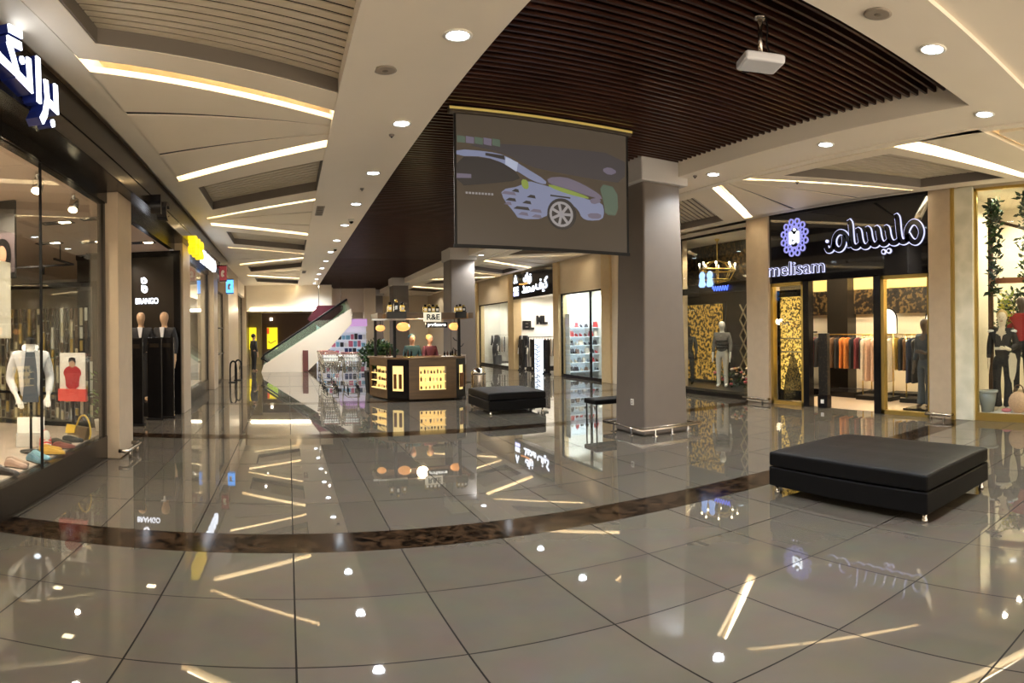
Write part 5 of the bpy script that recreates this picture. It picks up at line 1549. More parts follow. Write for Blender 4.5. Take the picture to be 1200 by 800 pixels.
b = MB(); b.box(9.85, 11.2, 9.95, 14.0, 0, .16); b.box(9.83, 9.87, 9.95, 12.6, 2.60, 2.76); struct(b.build('trim_window_bench', BLK))
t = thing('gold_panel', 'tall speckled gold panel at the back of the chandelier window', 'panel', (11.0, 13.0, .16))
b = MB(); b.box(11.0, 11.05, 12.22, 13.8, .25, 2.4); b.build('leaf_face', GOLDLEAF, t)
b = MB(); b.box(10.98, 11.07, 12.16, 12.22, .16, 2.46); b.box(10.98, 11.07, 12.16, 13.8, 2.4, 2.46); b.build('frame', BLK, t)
t = thing('zigzag_lattice', 'black panel with pale criss cross zigzag battens behind the sweater mannequin', 'panel', (11.1, 10.9, .16))
b = MB(); b.box(11.1, 11.13, 9.7, 12.1, .16, 2.6); b.build('ground', BLK, t)
for k in range(4):
    b = MB()
    y0 = 9.75 + k * .54
    pts = [(y0 + (.27 if i % 2 else 0), .25 + i * .42) for i in range(6)]
    ribbon(b, pts, .016, (11.1, 0, 0), (0, 1, 0), (0, 0, 1), (-1, 0, 0), 0, .03)
    pts = [(y0 + (0 if i % 2 else .27), .25 + i * .42) for i in range(6)]
    ribbon(b, pts, .016, (11.1, 0, 0), (0, 1, 0), (0, 0, 1), (-1, 0, 0), 0, .03)
    b.build('batten', mat('pale_brass', (.50, .42, .28), .3, metal=.6), t)
t = thing('sweater_mannequin', 'white headed mannequin in a grey striped sweater and white trousers behind glass', 'mannequin', (10.5, 11.72, .16), -PI / 2 + .55)
figure(t, 1.74, mat('grey_knit', (.16, .145, .13), .9, noise=.5, nscale=24), mat('ivory_trousers', (.62, .55, .45), .7), body=MANNW)
b = MB()
for z in (1.02, 1.10, 1.20): b.lathe([(.172, z), (.174, z + .03)], (0, 0, 0), 16)
b.build('stripe', BLACKM, t, local=True)
t = thing('black_mannequin', 'all black mannequin silhouette beside the gold panel in the chandelier window', 'mannequin', (10.35, 12.95, .16), -PI / 2 + .6)
figure(t, 1.62, BLACKSUIT, BLACKSUIT, body=BLACKM, slim=.8)
t = thing('flower_mound', 'mound of pink and cream blossoms at the feet of the sweater mannequin', 'flowers', (10.75, 11.4, .16))
rnd = random.Random(4)
for i in range(26):
    q = MB()
    c = (10.75 + rnd.uniform(-.2, .2), 11.55 + rnd.uniform(-.75, .8), .22 + rnd.uniform(0, .45))
    q.ball(c, rnd.uniform(.035, .06), 1, 1, .7, n=8)
    q.build('blossom', mat('bloom_%d' % (i % 3), [(.6, .12, .12), (.75, .6, .45), (.6, .35, .12)][i % 3], .6), t)
b = MB(); leaf_cloud(b, (10.75, 11.5, .35), (.3, .85, .3), 260, .09, rnd); b.build('foliage', LEAF[:2], t)
# chandelier of a gilded ring with candles
t = thing('chandelier', 'gilded ring chandelier hanging behind the glass beside the taupe column', 'chandelier', (10.6, 12.0, 3.3))
b = MB(); b.tube([(10.6, 12.0, 4.14), (10.6, 12.0, 3.05)], .018, 6); b.lathe([(.07, 0), (.05, -.05), (.02, -.08)], (10.6, 12.0, 4.14), 12); b.build('stem', GOLD, t)
ring = lambda r, z: [(10.6 + r * math.cos(2 * PI * k / 24), 12.0 + r * math.sin(2 * PI * k / 24), z) for k in range(24)]
b = MB(); b.tube(ring(.48, 3.28), .022, 6, closed=True); b.tube(ring(.34, 3.02), .018, 6, closed=True); b.build('ring', GOLD, t)
for k in range(8):
    a = 2 * PI * k / 8
    p = (10.6 + .48 * math.cos(a), 12.0 + .48 * math.sin(a))
    b = MB(); b.tube([(10.6, 12.0, 3.55), (10.6 + .3 * math.cos(a), 12.0 + .3 * math.sin(a), 3.48), (*p, 3.28), (10.6 + .34 * math.cos(a), 12.0 + .34 * math.sin(a), 3.02), (10.6, 12.0, 2.92)], .012, 5); b.build('arm', GOLD, t)
    b = MB(); b.lathe([(.02, 0), (.02, .11)], (*p, 3.30), 8); b.build('candle', SHOPWHITE, t)
    b = MB(); b.ball((*p, 3.44), .026, 1, 1, 1.5, n=8); b.build('bulb', WARMLAMP, t)
t = thing('neon_sign', 'blue white glowing figures and script sign on the chandelier window', 'sign', (9.76, 11.3, 2.9))
for y0 in (11.65, 11.35):
    b = MB(); b.plate(smooth_pts([(-.04, .40), (-.12, .30), (-.07, .22), (-.15, 0), (.15, 0), (.07, .22), (.12, .30), (.04, .40)], 1, True), (9.78, y0, 2.76), (0, 1, 0), (0, 0, 1), (-1, 0, 0), 0, .02)
    b.build('figure', glow('neon_pale_blue', (.30, .50, 1), .9), t)
b = MB(); b.tube(smooth_pts([(9.77, 11.25 - s * .02, 2.70 + .07 * math.sin(s * 1.35)) for s in range(30)], 1), .010, 5); b.build('script', glow('neon_blue', (.08, .16, 1), 1.2), t)
lamp('window_spot', 'SPOT', (10.2, 12.2, 4.05), 60, (1, .8, .5), .05, spot=1.6, rot=(0, .25, 0))
lamp('window_spot', 'SPOT', (10.1, 11.2, 4.05), 90, (1, .85, .6), .05, spot=1.6, rot=(0, .2, 0))
lamp('window_spot', 'SPOT', (10.6, 10.6, 4.05), 60, (1, .8, .5), .05, spot=1.6)
for i, (x, y) in enumerate(((10.2, 12.2), (10.1, 11.2), (10.6, 10.6))):
    t = thing('downlight', ['recessed warm lamp beside the chandelier, beside the column', 'recessed warm lamp over the sweater mannequin', 'recessed warm lamp beside the boutique pilaster'][i], 'ceiling light', (x, y, 4.14), 0, 'warm lamps over the chandelier window')
    b = MB(); b.lathe([(.07, 0), (.075, -.01), (.05, -.012)], (0, 0, 0), 16); b.build('rim', SHOPWHITE, t, local=True)
    b = MB(); b.lathe([(.05, -.006), (0, -.012)], (0, 0, 0), 14); b.build('lamp_disc', WARMLAMP, t, local=True)

# ---- boutique with the crest sign
t = thing('boutique_sign', 'glossy black sign with outlined white lilac lettering and an ornate crest', 'sign', (9.72, 7.2, 3.4))
b = MB(); b.box(9.72, 9.84, 5.2, 9.30, 2.70, 4.27); b.build('board', mat('gloss_black_board', (.008, .008, .010), .04, coat=.5), t)
SO = ((9.72, 0, 0), (0, 1, 0), (0, 0, 1), (-1, 0, 0))
LET = dict(
    letter_mim=[[(5.62, 3.33), (5.67, 3.50), (5.58, 3.66), (5.48, 3.70), (5.38, 3.63), (5.32, 3.49), (5.37, 3.34), (5.46, 3.28), (5.56, 3.34), (5.63, 3.46)]],
    letter_lam=[[(5.91, 3.82), (5.85, 3.84), (5.83, 3.57), (5.80, 3.36), (5.72, 3.31), (5.62, 3.36)]],
    letter_ye=[[(6.14, 3.62), (6.08, 3.64), (6.05, 3.44), (5.99, 3.33), (5.90, 3.31), (5.80, 3.38)]],
    letter_sin=[[(6.36, 3.63), (6.30, 3.65), (6.27, 3.44), (6.21, 3.32), (6.12, 3.31), (6.04, 3.39)], [(6.58, 3.64), (6.51, 3.66), (6.48, 3.44), (6.42, 3.32), (6.33, 3.31), (6.26, 3.39)], [(6.81, 3.63), (6.74, 3.66), (6.71, 3.42), (6.64, 3.30), (6.54, 3.30), (6.47, 3.39)]],
    letter_alef=[[(7.02, 3.82), (6.95, 3.85), (6.93, 3.48), (6.90, 3.34), (6.80, 3.30), (6.70, 3.38)]],
    letter_mim_end=[[(6.97, 3.32), (6.99, 3.46), (7.10, 3.63), (7.24, 3.67), (7.36, 3.57), (7.38, 3.40), (7.28, 3.29), (7.17, 3.31), (7.10, 3.44), (7.12, 3.58)], [(7.36, 3.46), (7.42, 3.31), (7.53, 3.29), (7.57, 3.38)]])
VOID = mat('letter_void', (.01, .01, .02), .15)
for nm, strokes in LET.items():
    b = MB()
    for s in strokes: ribbon(b, smooth_pts(s, 2), .064, *SO, 0, .030, 0)
    for s in strokes: ribbon(b, smooth_pts(s, 2), .050, *SO, .030, .042, 1)
    b.build(nm, [glow('lilac_white', (.62, .64, 1.0), .62), VOID], t)
for (y, z, r) in ((7.56, 3.50, .035), (6.17, 3.165, .055), (6.05, 3.175, .055)):
    b = MB()
    b.plate([(r * math.cos(k * PI / 8), r * math.sin(k * PI / 8)) for k in range(16)], (9.72, y, z), (0, 1, 0), (0, 0, 1), (-1, 0, 0), 0, .03)
    if r > .05: b.plate([(r * .55 * math.cos(k * PI / 8), r * .55 * math.sin(k * PI / 8)) for k in range(16)], (9.72, y, z), (0, 1, 0), (0, 0, 1), (-1, 0, 0), .03, .042, 1)
    b.build('letter_dot', [MATS['lilac_white'], VOID], t)
text_mesh('lettering', 'melisam', .42, .03, MATS['lilac_white'], (9.72, 9.28, 2.86), (0, -1, 0), (0, 0, 1), t, width=1.62, bold=.004)
text_mesh('lettering_core', 'melisam', .42, .008, VOID, (9.69, 9.28, 2.86), (0, -1, 0), (0, 0, 1), t, width=1.60, bold=-.006)
# crest: scrollwork frame with a monogram
b = MB()
EO = ((9.72, 8.46, 3.68), (0, 1, 0), (0, 0, 1), (-1, 0, 0))
for k in range(12):
    a = 2 * PI * k / 12 + PI / 12
    c = (.33 * math.cos(a), .36 * math.sin(a))
    rr = .060
    ribbon(b, [(c[0] + rr * math.cos(2 * PI * j / 12), c[1] + rr * math.sin(2 * PI * j / 12)) for j in range(13)], .016, *EO, 0, .025)
    c2 = (.26 * math.cos(a + PI / 12), .29 * math.sin(a + PI / 12))
    ribbon(b, [(c2[0] + .05 * math.cos(2 * PI * j / 10), c2[1] + .05 * math.sin(2 * PI * j / 10)) for j in range(11)], .012, *EO, 0, .025)
octo = [(.20 * math.cos(a), .24 * math.sin(a)) for a in [PI / 8 + k * PI / 4 for k in range(9)]]
ribbon(b, octo, .016, *EO, 0, .028)
b.build('crest_frame', glow('lilac_frame', (.34, .34, .85), .42), t)
b = MB()
for pts in ([(.11, -.14), (.11, .12)], [(-.11, -.14), (-.11, .12)], [(.11, .12), (0, -.02), (-.11, .12)], [(-.04, .05), (.06, .0), (-.05, -.07), (.05, -.13)]): ribbon(b, pts, .022, *EO, 0, .03)
ribbon(b, [(0, .17)], .028, *EO, 0, .03)
b.build('monogram', BLUEW, t)
# door frames, black posts
GOLDF = mat('gold_frame', (.60, .42, .12), .3, metal=.8)
def gold_frame(y0, y1, z1, nm):
    w = MB(); w.box(9.78, 9.79, y0 + .06, y1 - .06, .08, z1 - .06); o = struct(w.build(nm, GLASS))
    f = MB(); f.box(9.74, 9.86, y0, y0 + .07, 0, z1); f.box(9.74, 9.86, y1 - .07, y1, 0, z1); f.box(9.74, 9.86, y0, y1, z1 - .07, z1); f.box(9.74, 9.86, y0, y1, 0, .08)
    f.build('window_frame', GOLDF, o)
gold_frame(8.25, 9.22, 2.70, 'window_8'); gold_frame(5.18, 6.28, 2.70, 'window_9')
b = MB(); b.box(9.72, 9.88, 8.09, 8.25, 0, 2.72); b.box(9.72, 9.88, 6.28, 6.44, 0, 2.72); struct(b.build('trim_door_posts', BLACK))
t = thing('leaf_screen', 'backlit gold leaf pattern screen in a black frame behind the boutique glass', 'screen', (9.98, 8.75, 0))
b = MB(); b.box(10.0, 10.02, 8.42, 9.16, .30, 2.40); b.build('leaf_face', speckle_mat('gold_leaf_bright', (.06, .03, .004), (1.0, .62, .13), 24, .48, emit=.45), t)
b = MB(); b.box(9.96, 10.06, 8.30, 8.42, .0, 2.55); b.box(9.96, 10.06, 9.16, 9.22, 0, 2.55); b.box(9.96, 10.06, 8.30, 9.22, 2.40, 2.55); b.box(9.96, 10.06, 8.30, 9.22, .08, .30); b.build('frame', BLACK, t)
b = MB(); b.box(9.985, 10.0, 8.42, 9.16, 1.45, 1.48); b.box(9.985, 10.0, 8.42, 9.16, 1.15, 1.18); b.build('crossbar', MATS['pale_brass'], t)
b = MB(); b.plate([(-.28, 0), (-.22, .35), (-.06, .75), (0, .95), (.08, .72), (.22, .3), (.28, 0)], (9.995, 8.79, .30), (0, 1, 0), (0, 0, 1), (-1, 0, 0), 0, .006); b.build('shade_motif', speckle_mat('dark_leaf_motif', (.03, .018, .004), (.30, .18, .04), 30, .5), t)
t = thing('security_gate', 'black security gate post with leaf pattern standing in the boutique doorway', 'security gate', (9.85, 7.78, 0))
b = MB(); b.box(9.80, 9.90, 7.66, 7.90, .0, 1.58); b.build('panel', speckle_mat('black_leaf_gate', (.007, .006, .005), (.035, .025, .015), 20, .58), t, bevel=.01)
b = MB(); b.box(9.78, 9.92, 7.65, 7.91, 0, .28); b.build('foot', BLACK, t)
b = MB(); b.box(9.77, 9.78, 7.74, 7.82, .10, .18); b.build('badge', SHOPWHITE, t)
# interior
b = MB(); b.box(13.4, 13.6, 4.9, 14, 0, 4.2); b.box(9.9, 15, 4.82, 4.92, 0, 4.2); struct(b.build('wall_boutique', CREAM))
b = MB(); b.box(13.3, 13.4, 4.95, 14, 2.06, 2.74); struct(b.build('trim_lace_band', LACE))
b = MB(); b.box(13.3, 13.4, 4.95, 14, 2.72, 3.3); struct(b.build('trim_gold_band', mat('gold_glow_band', (.62, .42, .14), .35, emit=(1, .7, .25), es=.25)))  # emission puts the lit look of the strip into the band colour
b = MB(); b.box(13.0, 13.4, 9.45, 10.15, 0, 3.4); struct(b.build('trim_dark_pier', BLK))
lamp_rows((11.0, 12.4), (5.9, 7.4, 9.0, 10.8), 4.10, SHOP_W * 3.0, (1, .86, .62))
b = MB(); b.box(9.90, 13.3, 4.92, 9.2, .0, .006); struct(b.build('floor_boutique', mat('peach_shop_floor', (.62, .47, .33), .12, noise=.05)))
# clothes on gold rails
RAILS = [((11.6, 7.15), (11.6, 8.0), 'gold clothes rail of pale dresses inside the boutique doorway'), ((12.5, 8.35), (12.5, 10.6), 'long gold clothes rail of dark and orange garments inside the boutique'), ((12.5, 5.4), (12.5, 7.7), 'long gold clothes rail of ochre garments behind the boutique glass'), ((11.6, 5.9), (11.6, 6.8), 'short gold clothes rail beside the boutique glass')]
for p, q, lb in RAILS: clothes_rail('clothes_rail', lb, p, q, 1.52, GOLD)
GC = dict(black=(.02, .02, .022), orange=(.62, .20, .04), wine=(.16, .03, .035), ivory=(.72, .64, .52), peach=(.66, .45, .32), ochre=(.50, .30, .04), navy=(.03, .04, .08), brown=(.14, .07, .03), grey=(.30, .28, .26))
def fill(p, q, names, where, L=.85):
    p, q = Vector(p), Vector(q); n = len(names)
    for i, c in enumerate(names):
        xy = p.lerp(q, (i + .6) / (n + .2))
        g = garment(xy.x, xy.y, 1.50, random.uniform(-.15, .15), GC[c], '%s garment hanging on %s' % (c, where), '%s garments on %s' % (c, where), L=L)
fill(*RAILS[0][:2], ['ivory', 'ivory', 'peach', 'peach', 'peach', 'ivory'], 'the pale rail in the boutique doorway', 1.0)
fill(*RAILS[1][:2], ['peach', 'black', 'wine', 'black', 'orange', 'orange', 'black', 'brown', 'black', 'orange', 'black', 'wine', 'grey', 'ivory'], 'the long dark rail in the boutique', .8)
fill(*RAILS[2][:2], ['black', 'grey', 'black', 'ochre', 'ochre', 'ochre', 'brown', 'ochre', 'brown', 'brown', 'black', 'brown', 'black', 'ochre'], 'the ochre rail behind the boutique glass', .8)
fill(*RAILS[3][:2], ['navy', 'black', 'grey', 'black', 'navy'], 'the short rail beside the boutique glass', 1.0)
for i, (x, y, lb) in enumerate(((12.1, 9.9, 'low black display plinth under the dark garments'), (11.9, 8.75, 'low black display plinth under the pale dresses'))):
    b = MB(); b.box(x - .35, x + .35, y - .55, y + .55, 0, .14); tag(b.build('plinth', BLACK, bevel=.01), lb, 'plinth')
t = thing('arch_mirror', 'white lit arched mirror on the boutique back wall', 'mirror', (13.25, 8.3, 1.5))
for i, (y, lb) in enumerate(((8.35, 'white arched mirror on the boutique wall over the pale dresses'), (6.9, 'white arched mirror on the boutique wall over the ochre rail'))):
    if i: t = thing('arch_mirror', lb, 'mirror', (13.25, y, 1.5))
    t['label'] = lb
    arc = [(-.28, 0), (.28, 0)] + [(.28 * math.cos(a), .38 + .28 * math.sin(a)) for a in [k * PI / 10 for k in range(11)]]
    b = MB(); b.plate(arc, (13.29, y, 1.52), (0, 1, 0), (0, 0, 1), (-1, 0, 0), 0, .02); b.build('mirror_face', mat('lit_mirror', (.9, .85, .78), .1, emit=(1, .9, .75), es=.6), t)
    b = MB(); b.tube([(13.27, y + a * 1.06, 1.52 + c * 1.03) for a, c in arc], .02, 6, closed=True); b.build('frame', BLACK, t)
rnd = random.Random(9)
for i in range(4):
    q = MB(); q.ball((13.0, 10.85 + i * .22, 1.66), .09, 1.1, 1, .6, n=10); q.tube(smooth_pts([(13.0, 10.78 + i * .22, 1.68), (13.0, 10.85 + i * .22, 1.86), (13.0, 10.92 + i * .22, 1.68)], 1), .01, 5)
    tag(q.build('handbag', mat('bagset_%d' % i, [(.7, .08, .06), (.02, .02, .02), (.55, .12, .05), (.2, .3, .5)][i], .4)), '%s handbag on the shelf over the dark garments' % ['red', 'black', 'rust', 'blue'][i], 'bag', 'handbags on the boutique shelf')
b = MB(); b.box(12.85, 13.3, 10.75, 11.75, 1.56, 1.60); tag(b.build('wall_shelf', BLACK), 'black wall shelf of handbags over the dark garments', 'shelf')
t = thing('robe_mannequin', 'mannequin in a long dark blue robe behind the boutique glass', 'mannequin', (10.55, 5.74, .06), -PI / 2 - .2)
figure(t, 1.80, mat('slate_robe', (.045, .055, .07), .8, noise=.4, nscale=12), mat('slate_trousers', (.06, .075, .095), .8, noise=.3), body=mat('dark_mannequin', (.10, .07, .05), .4), arms='bent', flare=True)
b = MB(); b.box(10.25, 10.85, 5.4, 6.1, 0, .06); tag(b.build('plinth', BLACK, bevel=.01), 'thin black plinth under the robe mannequin', 'plinth')

# ---- garland window beside the camera
MARB = marble_mat('pale_green_marble', (.62, .60, .46), (.78, .74, .60), 2.2, .12)
b = MB(); b.box(9.70, 9.9, 4.30, 4.66, 0, 4.25); struct(b.build('trim_marble_jamb', MARB, bevel=.008))
b = MB(); b.box(9.66, 9.9, 4.66, 4.72, 0, 4.25); struct(b.build('trim_gold_strip', GOLDF))
rwin(-1.9, 4.30, .14, 4.22, 'window_10', fr=GOLDF)
b = MB(); b.box(9.85, 12.0, -1.9, 4.66, 0, .13); struct(b.build('floor_window_stage', SHOPWHITE))
b = MB(); b.box(12.0, 12.1, -2, 4.8, 0, 4.3); b.box(9.9, 12, 4.66, 4.8, 0, 4.3); b.box(9.85, 12, -2, 4.66, 4.24, 4.34); struct(b.build('wall_garland_shop', mat('ivory_wall', (.78, .70, .54), .25)))
lamp_rows((10.4, 11.2), (2.0, 3.1, 4.0), 4.2, SHOP_W * 1.0, (1, .9, .68))
t = thing('garland_frame', 'brown timber frame wound with dark green leaf garlands in the bright window', 'garland', (10.5, 3.9, .13))
BR = mat('brown_timber', (.10, .05, .025), .6)
for y in (4.22, 3.42):
    b = MB(); b.box(10.32, 10.40, y - .04, y + .04, .13, 4.15); b.build('post', BR, t)
b = MB(); b.slab([Vector(p) for p in ((10.32, 4.22, 3.70), (10.38, 4.22, 3.70), (10.38, 4.22, 3.76), (10.32, 4.22, 3.76))], [Vector(p) for p in ((10.32, 3.42, 3.44), (10.38, 3.42, 3.44), (10.38, 3.42, 3.50), (10.32, 3.42, 3.50))]); b.build('crossbar', BR, t)
b = MB(); b.box(10.30, 10.42, 2.6, 4.22, 2.50, 2.60); b.build('red_beam', mat('red_cedar', (.42, .16, .08), .5), t)
rnd = random.Random(6)
for (y, z0, z1, nm, w) in ((4.12, 2.3, 4.1, 'garland', .11), (3.42, 2.5, 4.2, 'garland', .17)):
    b = MB()
    n = 26
    for i in range(n):
        z = z0 + (z1 - z0) * i / n
        leaf_cloud(b, (10.28 + .04 * math.sin(i), y + .05 * math.sin(i * 1.7), z), (w, w, .10), 12 + (12 if i > n * .65 else 0), .13, rnd)
    b.build(nm, LEAF[:2], t)
b = MB(); leaf_cloud(b, (10.95, 3.95, 1.7), (.16, .45, .72), 900, .12, rnd); leaf_cloud(b, (10.95, 3.3, 1.9), (.15, .35, .6), 400, .12, rnd); b.build('leaf_wall', [LEAF[0], LEAF[1], LEAF[2]], t)
b = MB(); leaf_cloud(b, (10.45, 3.95, 2.05), (.14, .2, .35), 120, .10, rnd); b.build('yellow_foliage', [LEAF[2], mat('leaf_yellow', (.55, .50, .05), .5)], t)
t = thing('jumpsuit_mannequin', 'fair haired mannequin in a black flared jumpsuit with a white belt in the bright window', 'mannequin', (10.32, 3.98, .13), -PI / 2 + .25)
JS = mat('black_jumpsuit', (.012, .011, .012), .7, noise=.2, nscale=20)
figure(t, 1.84, JS, JS, body=mat('ivory_mannequin', (.80, .68, .50), .4), arms='bent', face=True, hair=mat('straw_hair', (.62, .42, .16), .7), flare=True)
b = MB(); b.lathe([(.150, 1.13), (.152, 1.18)], (0, .01, 0), 18); b.build('belt', SHOPWHITE, t, local=True)
b = MB(); b.plate([(-.04, 1.50), (.04, 1.50), (0, 1.30)], (0, -.128, 0), (1, 0, 0), (0, 0, 1), (0, -1, 0), -.01, .012); b.build('neckline', MATS['ivory_mannequin'], t, local=True)
for s in (-1, 1):
    b = MB(); b.ball((s * .20, 0, 1.475), .07, 1.2, 1, .55, n=10); b.build('shoulder_ruffle', WHITECLOTH, t, local=True)
b = MB(); b.plate(smooth_pts([(.12, 1.10), (.30, 1.05), (.26, .62), (.16, .50)], 1, True), (0, -.17, 0), (1, 0, 0), (0, 0, 1), (0, -1, 0), 0, .02); b.build('draped_scarf', mat('cream_scarf', (.70, .60, .42), .8), t, local=True)
t = thing('dress_form', 'tall mannequin in a dark red cape and black trousers at the window edge', 'mannequin', (10.55, 3.68, .45), -PI / 2 + .1)
figure(t, 1.80, REDCLOTH, JS, body=mat('dark_mannequin', (.10, .07, .05), .4))
b = MB(); b.box(10.36, 11.0, 2.9, 3.95, .13, .45); tag(b.build('plinth', wood_mat('pale_oak', (.30, .20, .10), (.42, .30, .16), 3)), 'pale wooden plinth under the red caped mannequin', 'plinth')
t = thing('planter_pot', 'grey blue glazed pot on the window stage beside the marble jamb', 'pot', (10.02, 4.14, .13))
b = MB(); b.lathe([(.11, 0), (.15, .20), (.17, .38), (.16, .38), (.13, .22), (0, .2)], (10.02, 4.16, .13), 20); b.build('vessel', mat('grey_glaze', (.28, .30, .29), .25, noise=.1), t)
b = MB(); b.lathe([(.175, .36), (.18, .40), (.165, .40)], (10.02, 4.14, .13), 20); b.build('rim', mat('grey_glaze_rim', (.40, .42, .40), .25), t)
t = thing('straw_bag', 'round peach straw bag on the window stage at the window edge', 'bag', (10.0, 3.55, .13))
b = MB(); b.ball((10.0, 3.55, .33), .20, .6, 1, 1, n=16); b.build('body', mat('straw_peach', (.66, .42, .26), .8, noise=.3, nscale=30), t)
b = MB(); b.tube(smooth_pts([(10.0, 3.45, .48), (10.0, 3.48, .64), (10.0, 3.62, .64), (10.0, 3.65, .48)], 1), .012, 6); b.build('handle', BR, t)
t = thing('pink_shoe', 'small pink shoe on the window stage next to the straw bag', 'shoe', (9.98, 3.78, .13))
b = MB(); b.ball((9.98, 3.78, .18), .05, 1, 2, .8, n=10); b.build('upper', mat('pink_leather', (.65, .20, .22), .4), t)
b = MB(); b.box(9.94, 10.02, 3.68, 3.88, .13, .145); b.build('sole', SHOPWHITE, t)
# ------------------------------------------------------------------ ceiling fittings of the hall
WEST = ['first', 'second', 'third', 'fourth', 'fifth', 'sixth', 'seventh', 'eighth', 'ninth', 'tenth', 'eleventh', 'twelfth', 'thirteenth']
for i in range(13):
    downlight(1.34, 2.14 + 2.33 * i, 'round downlight in the long soffit along the wooden ceiling, %s of the row' % WEST[i], group='downlights of the long soffit', lit=i < 13)
for i in range(9):
    downlight(6.28, 2.62 + 2.28 * i, 'round downlight in the soffit on the boutique side, %s of the row' % (WEST[i] if i else 'first'), group='downlights of the boutique side soffit', lit=i < 9)
downlight(4.46, 2.33, 'round downlight beside the near corner of the wooden ceiling', group='downlights of the near soffit')
downlight(2.7, 2.33, 'round downlight in the near soffit above the camera side', group='downlights of the near soffit')
def speaker(x, y, z, label):
    t = thing('ceiling_speaker', label, 'speaker', (x, y, z), 0, 'ceiling speaker discs')
    b = MB(); b.lathe([(.10, 0), (.105, -.012), (.085, -.018)], (0, 0, 0), 22); b.build('rim', mat('taupe_metal', (.30, .25, .20), .5), t, local=True)
    b = MB(); b.lathe([(.085, -.014), (0, -.020)], (0, 0, 0), 20); b.build('grille', mat('taupe_mesh', (.16, .13, .10), .6, noise=.5, nscale=120), t, local=True)
speaker(.90, 5.30, ZC, 'round taupe ceiling speaker beside the faceted white panels')
speaker(3.66, 2.36, ZC, 'round taupe ceiling speaker near the tip of the wooden ceiling')
def grille(x, y, z, label, w=.16, l=.5):
    t = thing('air_grille', label, 'vent', (x, y, z), 0, 'air grilles along the faceted panels')
    b = MB(); b.box(-w / 2, w / 2, -l / 2, l / 2, -.012, 0); b.build('frame', mat('taupe_metal', (.30, .25, .20), .5), t, local=True)
    for i in range(6):
        b = MB(); yy = -l / 2 + .06 + i * (l - .12) / 5; b.box(-w / 2 + .02, w / 2 - .02, yy - .012, yy + .012, -.018, -.012); b.build('blade', BLACKM, t, local=True)
grille(.66, 12.0, ZC - .035, 'dark air grille beside the second coffer of the faceted ceiling', l=.9)
grille(.66, 24.2, ZC - .035, 'dark air grille far along the faceted ceiling', l=.9)
def detector(x, y, z, label, s=.035):
    t = thing('smoke_detector', label, 'detector', (x, y, z), 0, 'small ceiling detectors')
    b = MB(); b.lathe([(s, 0), (s, -.012), (s * .6, -.03), (0, -.034)], (0, 0, 0), 14); b.build('housing', mat('detector_grey', (.20, .17, .15), .5), t, local=True)
    b = MB(); b.lathe([(s * .3, -.03), (s * .3, -.045), (0, -.047)], (0, 0, 0), 10); b.build('sensor', BLACKM, t, local=True)
detector(1.30, 7.25, ZC, 'tiny dark detector next to the third downlight of the long soffit')
detector(1.30, 10.2, ZC, 'tiny dark detector between the fourth and fifth downlights of the long soffit')
detector(6.12, 7.45, ZC, 'tiny dark detector beside the downlight at the column')
detector(7.6, 6.55, ZC - .02, 'tiny dark detector on the coffer frame before the boutique')
def dome_cam(x, y, z, label):
    t = thing('dome_camera', label, 'camera', (x, y, z), 0, 'dome cameras on the soffit')
    b = MB(); b.lathe([(.07, 0), (.07, -.04), (.05, -.05)], (0, 0, 0), 16); b.build('base', SHOPWHITE, t, local=True)
    b = MB(); b.ball((0, 0, -.05), .05, n=12); b.build('dome', BLACK, t, local=True)
dome_cam(1.42, 13.1, ZC, 'white dome camera with dark eye on the long soffit')
dome_cam(1.42, 17.6, ZC, 'white dome camera deeper along the long soffit')

# projector on its pole
t = thing('projector', 'white projector hanging on a pole from the wooden ceiling', 'projector', (3.50, 3.40, 4.04), -.45)
b = MB(); b.box(-.17, .17, -.14, .14, -.05, .045); b.build('body', mat('projector_white', (.72, .72, .76), .35), t, local=True, bevel=.025, seg=3)
b = MB(); b.tube([(-.07, .13, 0), (-.07, .175, 0)], .045, 16); b.build('lens', BLACK, t, local=True)
b = MB(); b.tube([(0, 0, .05), (0, 0, .47)], .020, 10); b.build('pole', STEEL, t, local=True)
b = MB(); b.lathe([(.06, .47), (.06, .455), (.025, .44)], (0, 0, 0), 14); b.build('ceiling_plate', STEEL, t, local=True)
b = MB(); b.box(-.08, .08, -.06, .06, .045, .065); b.build('bracket', STEEL, t, local=True)
b = MB(); b.tube(smooth_pts([(.03, -.05, .46), (.05, -.06, .3), (.03, -.05, .18), (.06, -.08, .04)], 2), .008, 6); b.build('cable', BLACKM, t, local=True)
b = MB()
for i in range(5): b.box(.1705, .174, -.09 + i * .04, -.07 + i * .04, -.025, .02)
b.build('side_vent', BLACKM, t, local=True)

# projection screen with the car picture
t = thing('projection_screen', 'grey projection screen hanging from a gold edged case with a rally car picture', 'screen', (3.1, 6.7, 3.5))
YS = 6.70
b = MB(); b.box(1.88, 4.38, YS - .05, YS + .05, 4.38, 4.47); b.build('case', mat('dark_case', (.05, .035, .02), .4), t, bevel=.01)
b = MB(); b.box(1.88, 4.38, YS - .062, YS - .05, 4.425, 4.455); b.build('gold_trim', mat('gold_trim', (.75, .55, .16), .3, metal=.6, emit=(1, .75, .2), es=.12), t)
b = MB(); b.box(1.94, 4.34, YS - .006, YS + .006, 2.72, 4.39); b.build('fabric', mat('screen_fabric', (.085, .07, .055), .8, emit=(.5, .42, .34), es=.02), t)
b = MB(); b.box(1.93, 4.35, YS - .014, YS + .014, 2.69, 2.73); b.build('bottom_bar', BLACKM, t)
for x in (1.94, 4.31):
    b = MB(); b.box(x, x + .03, YS - .009, YS - .006, 2.73, 4.38); b.build('side_border', BLACKM, t)
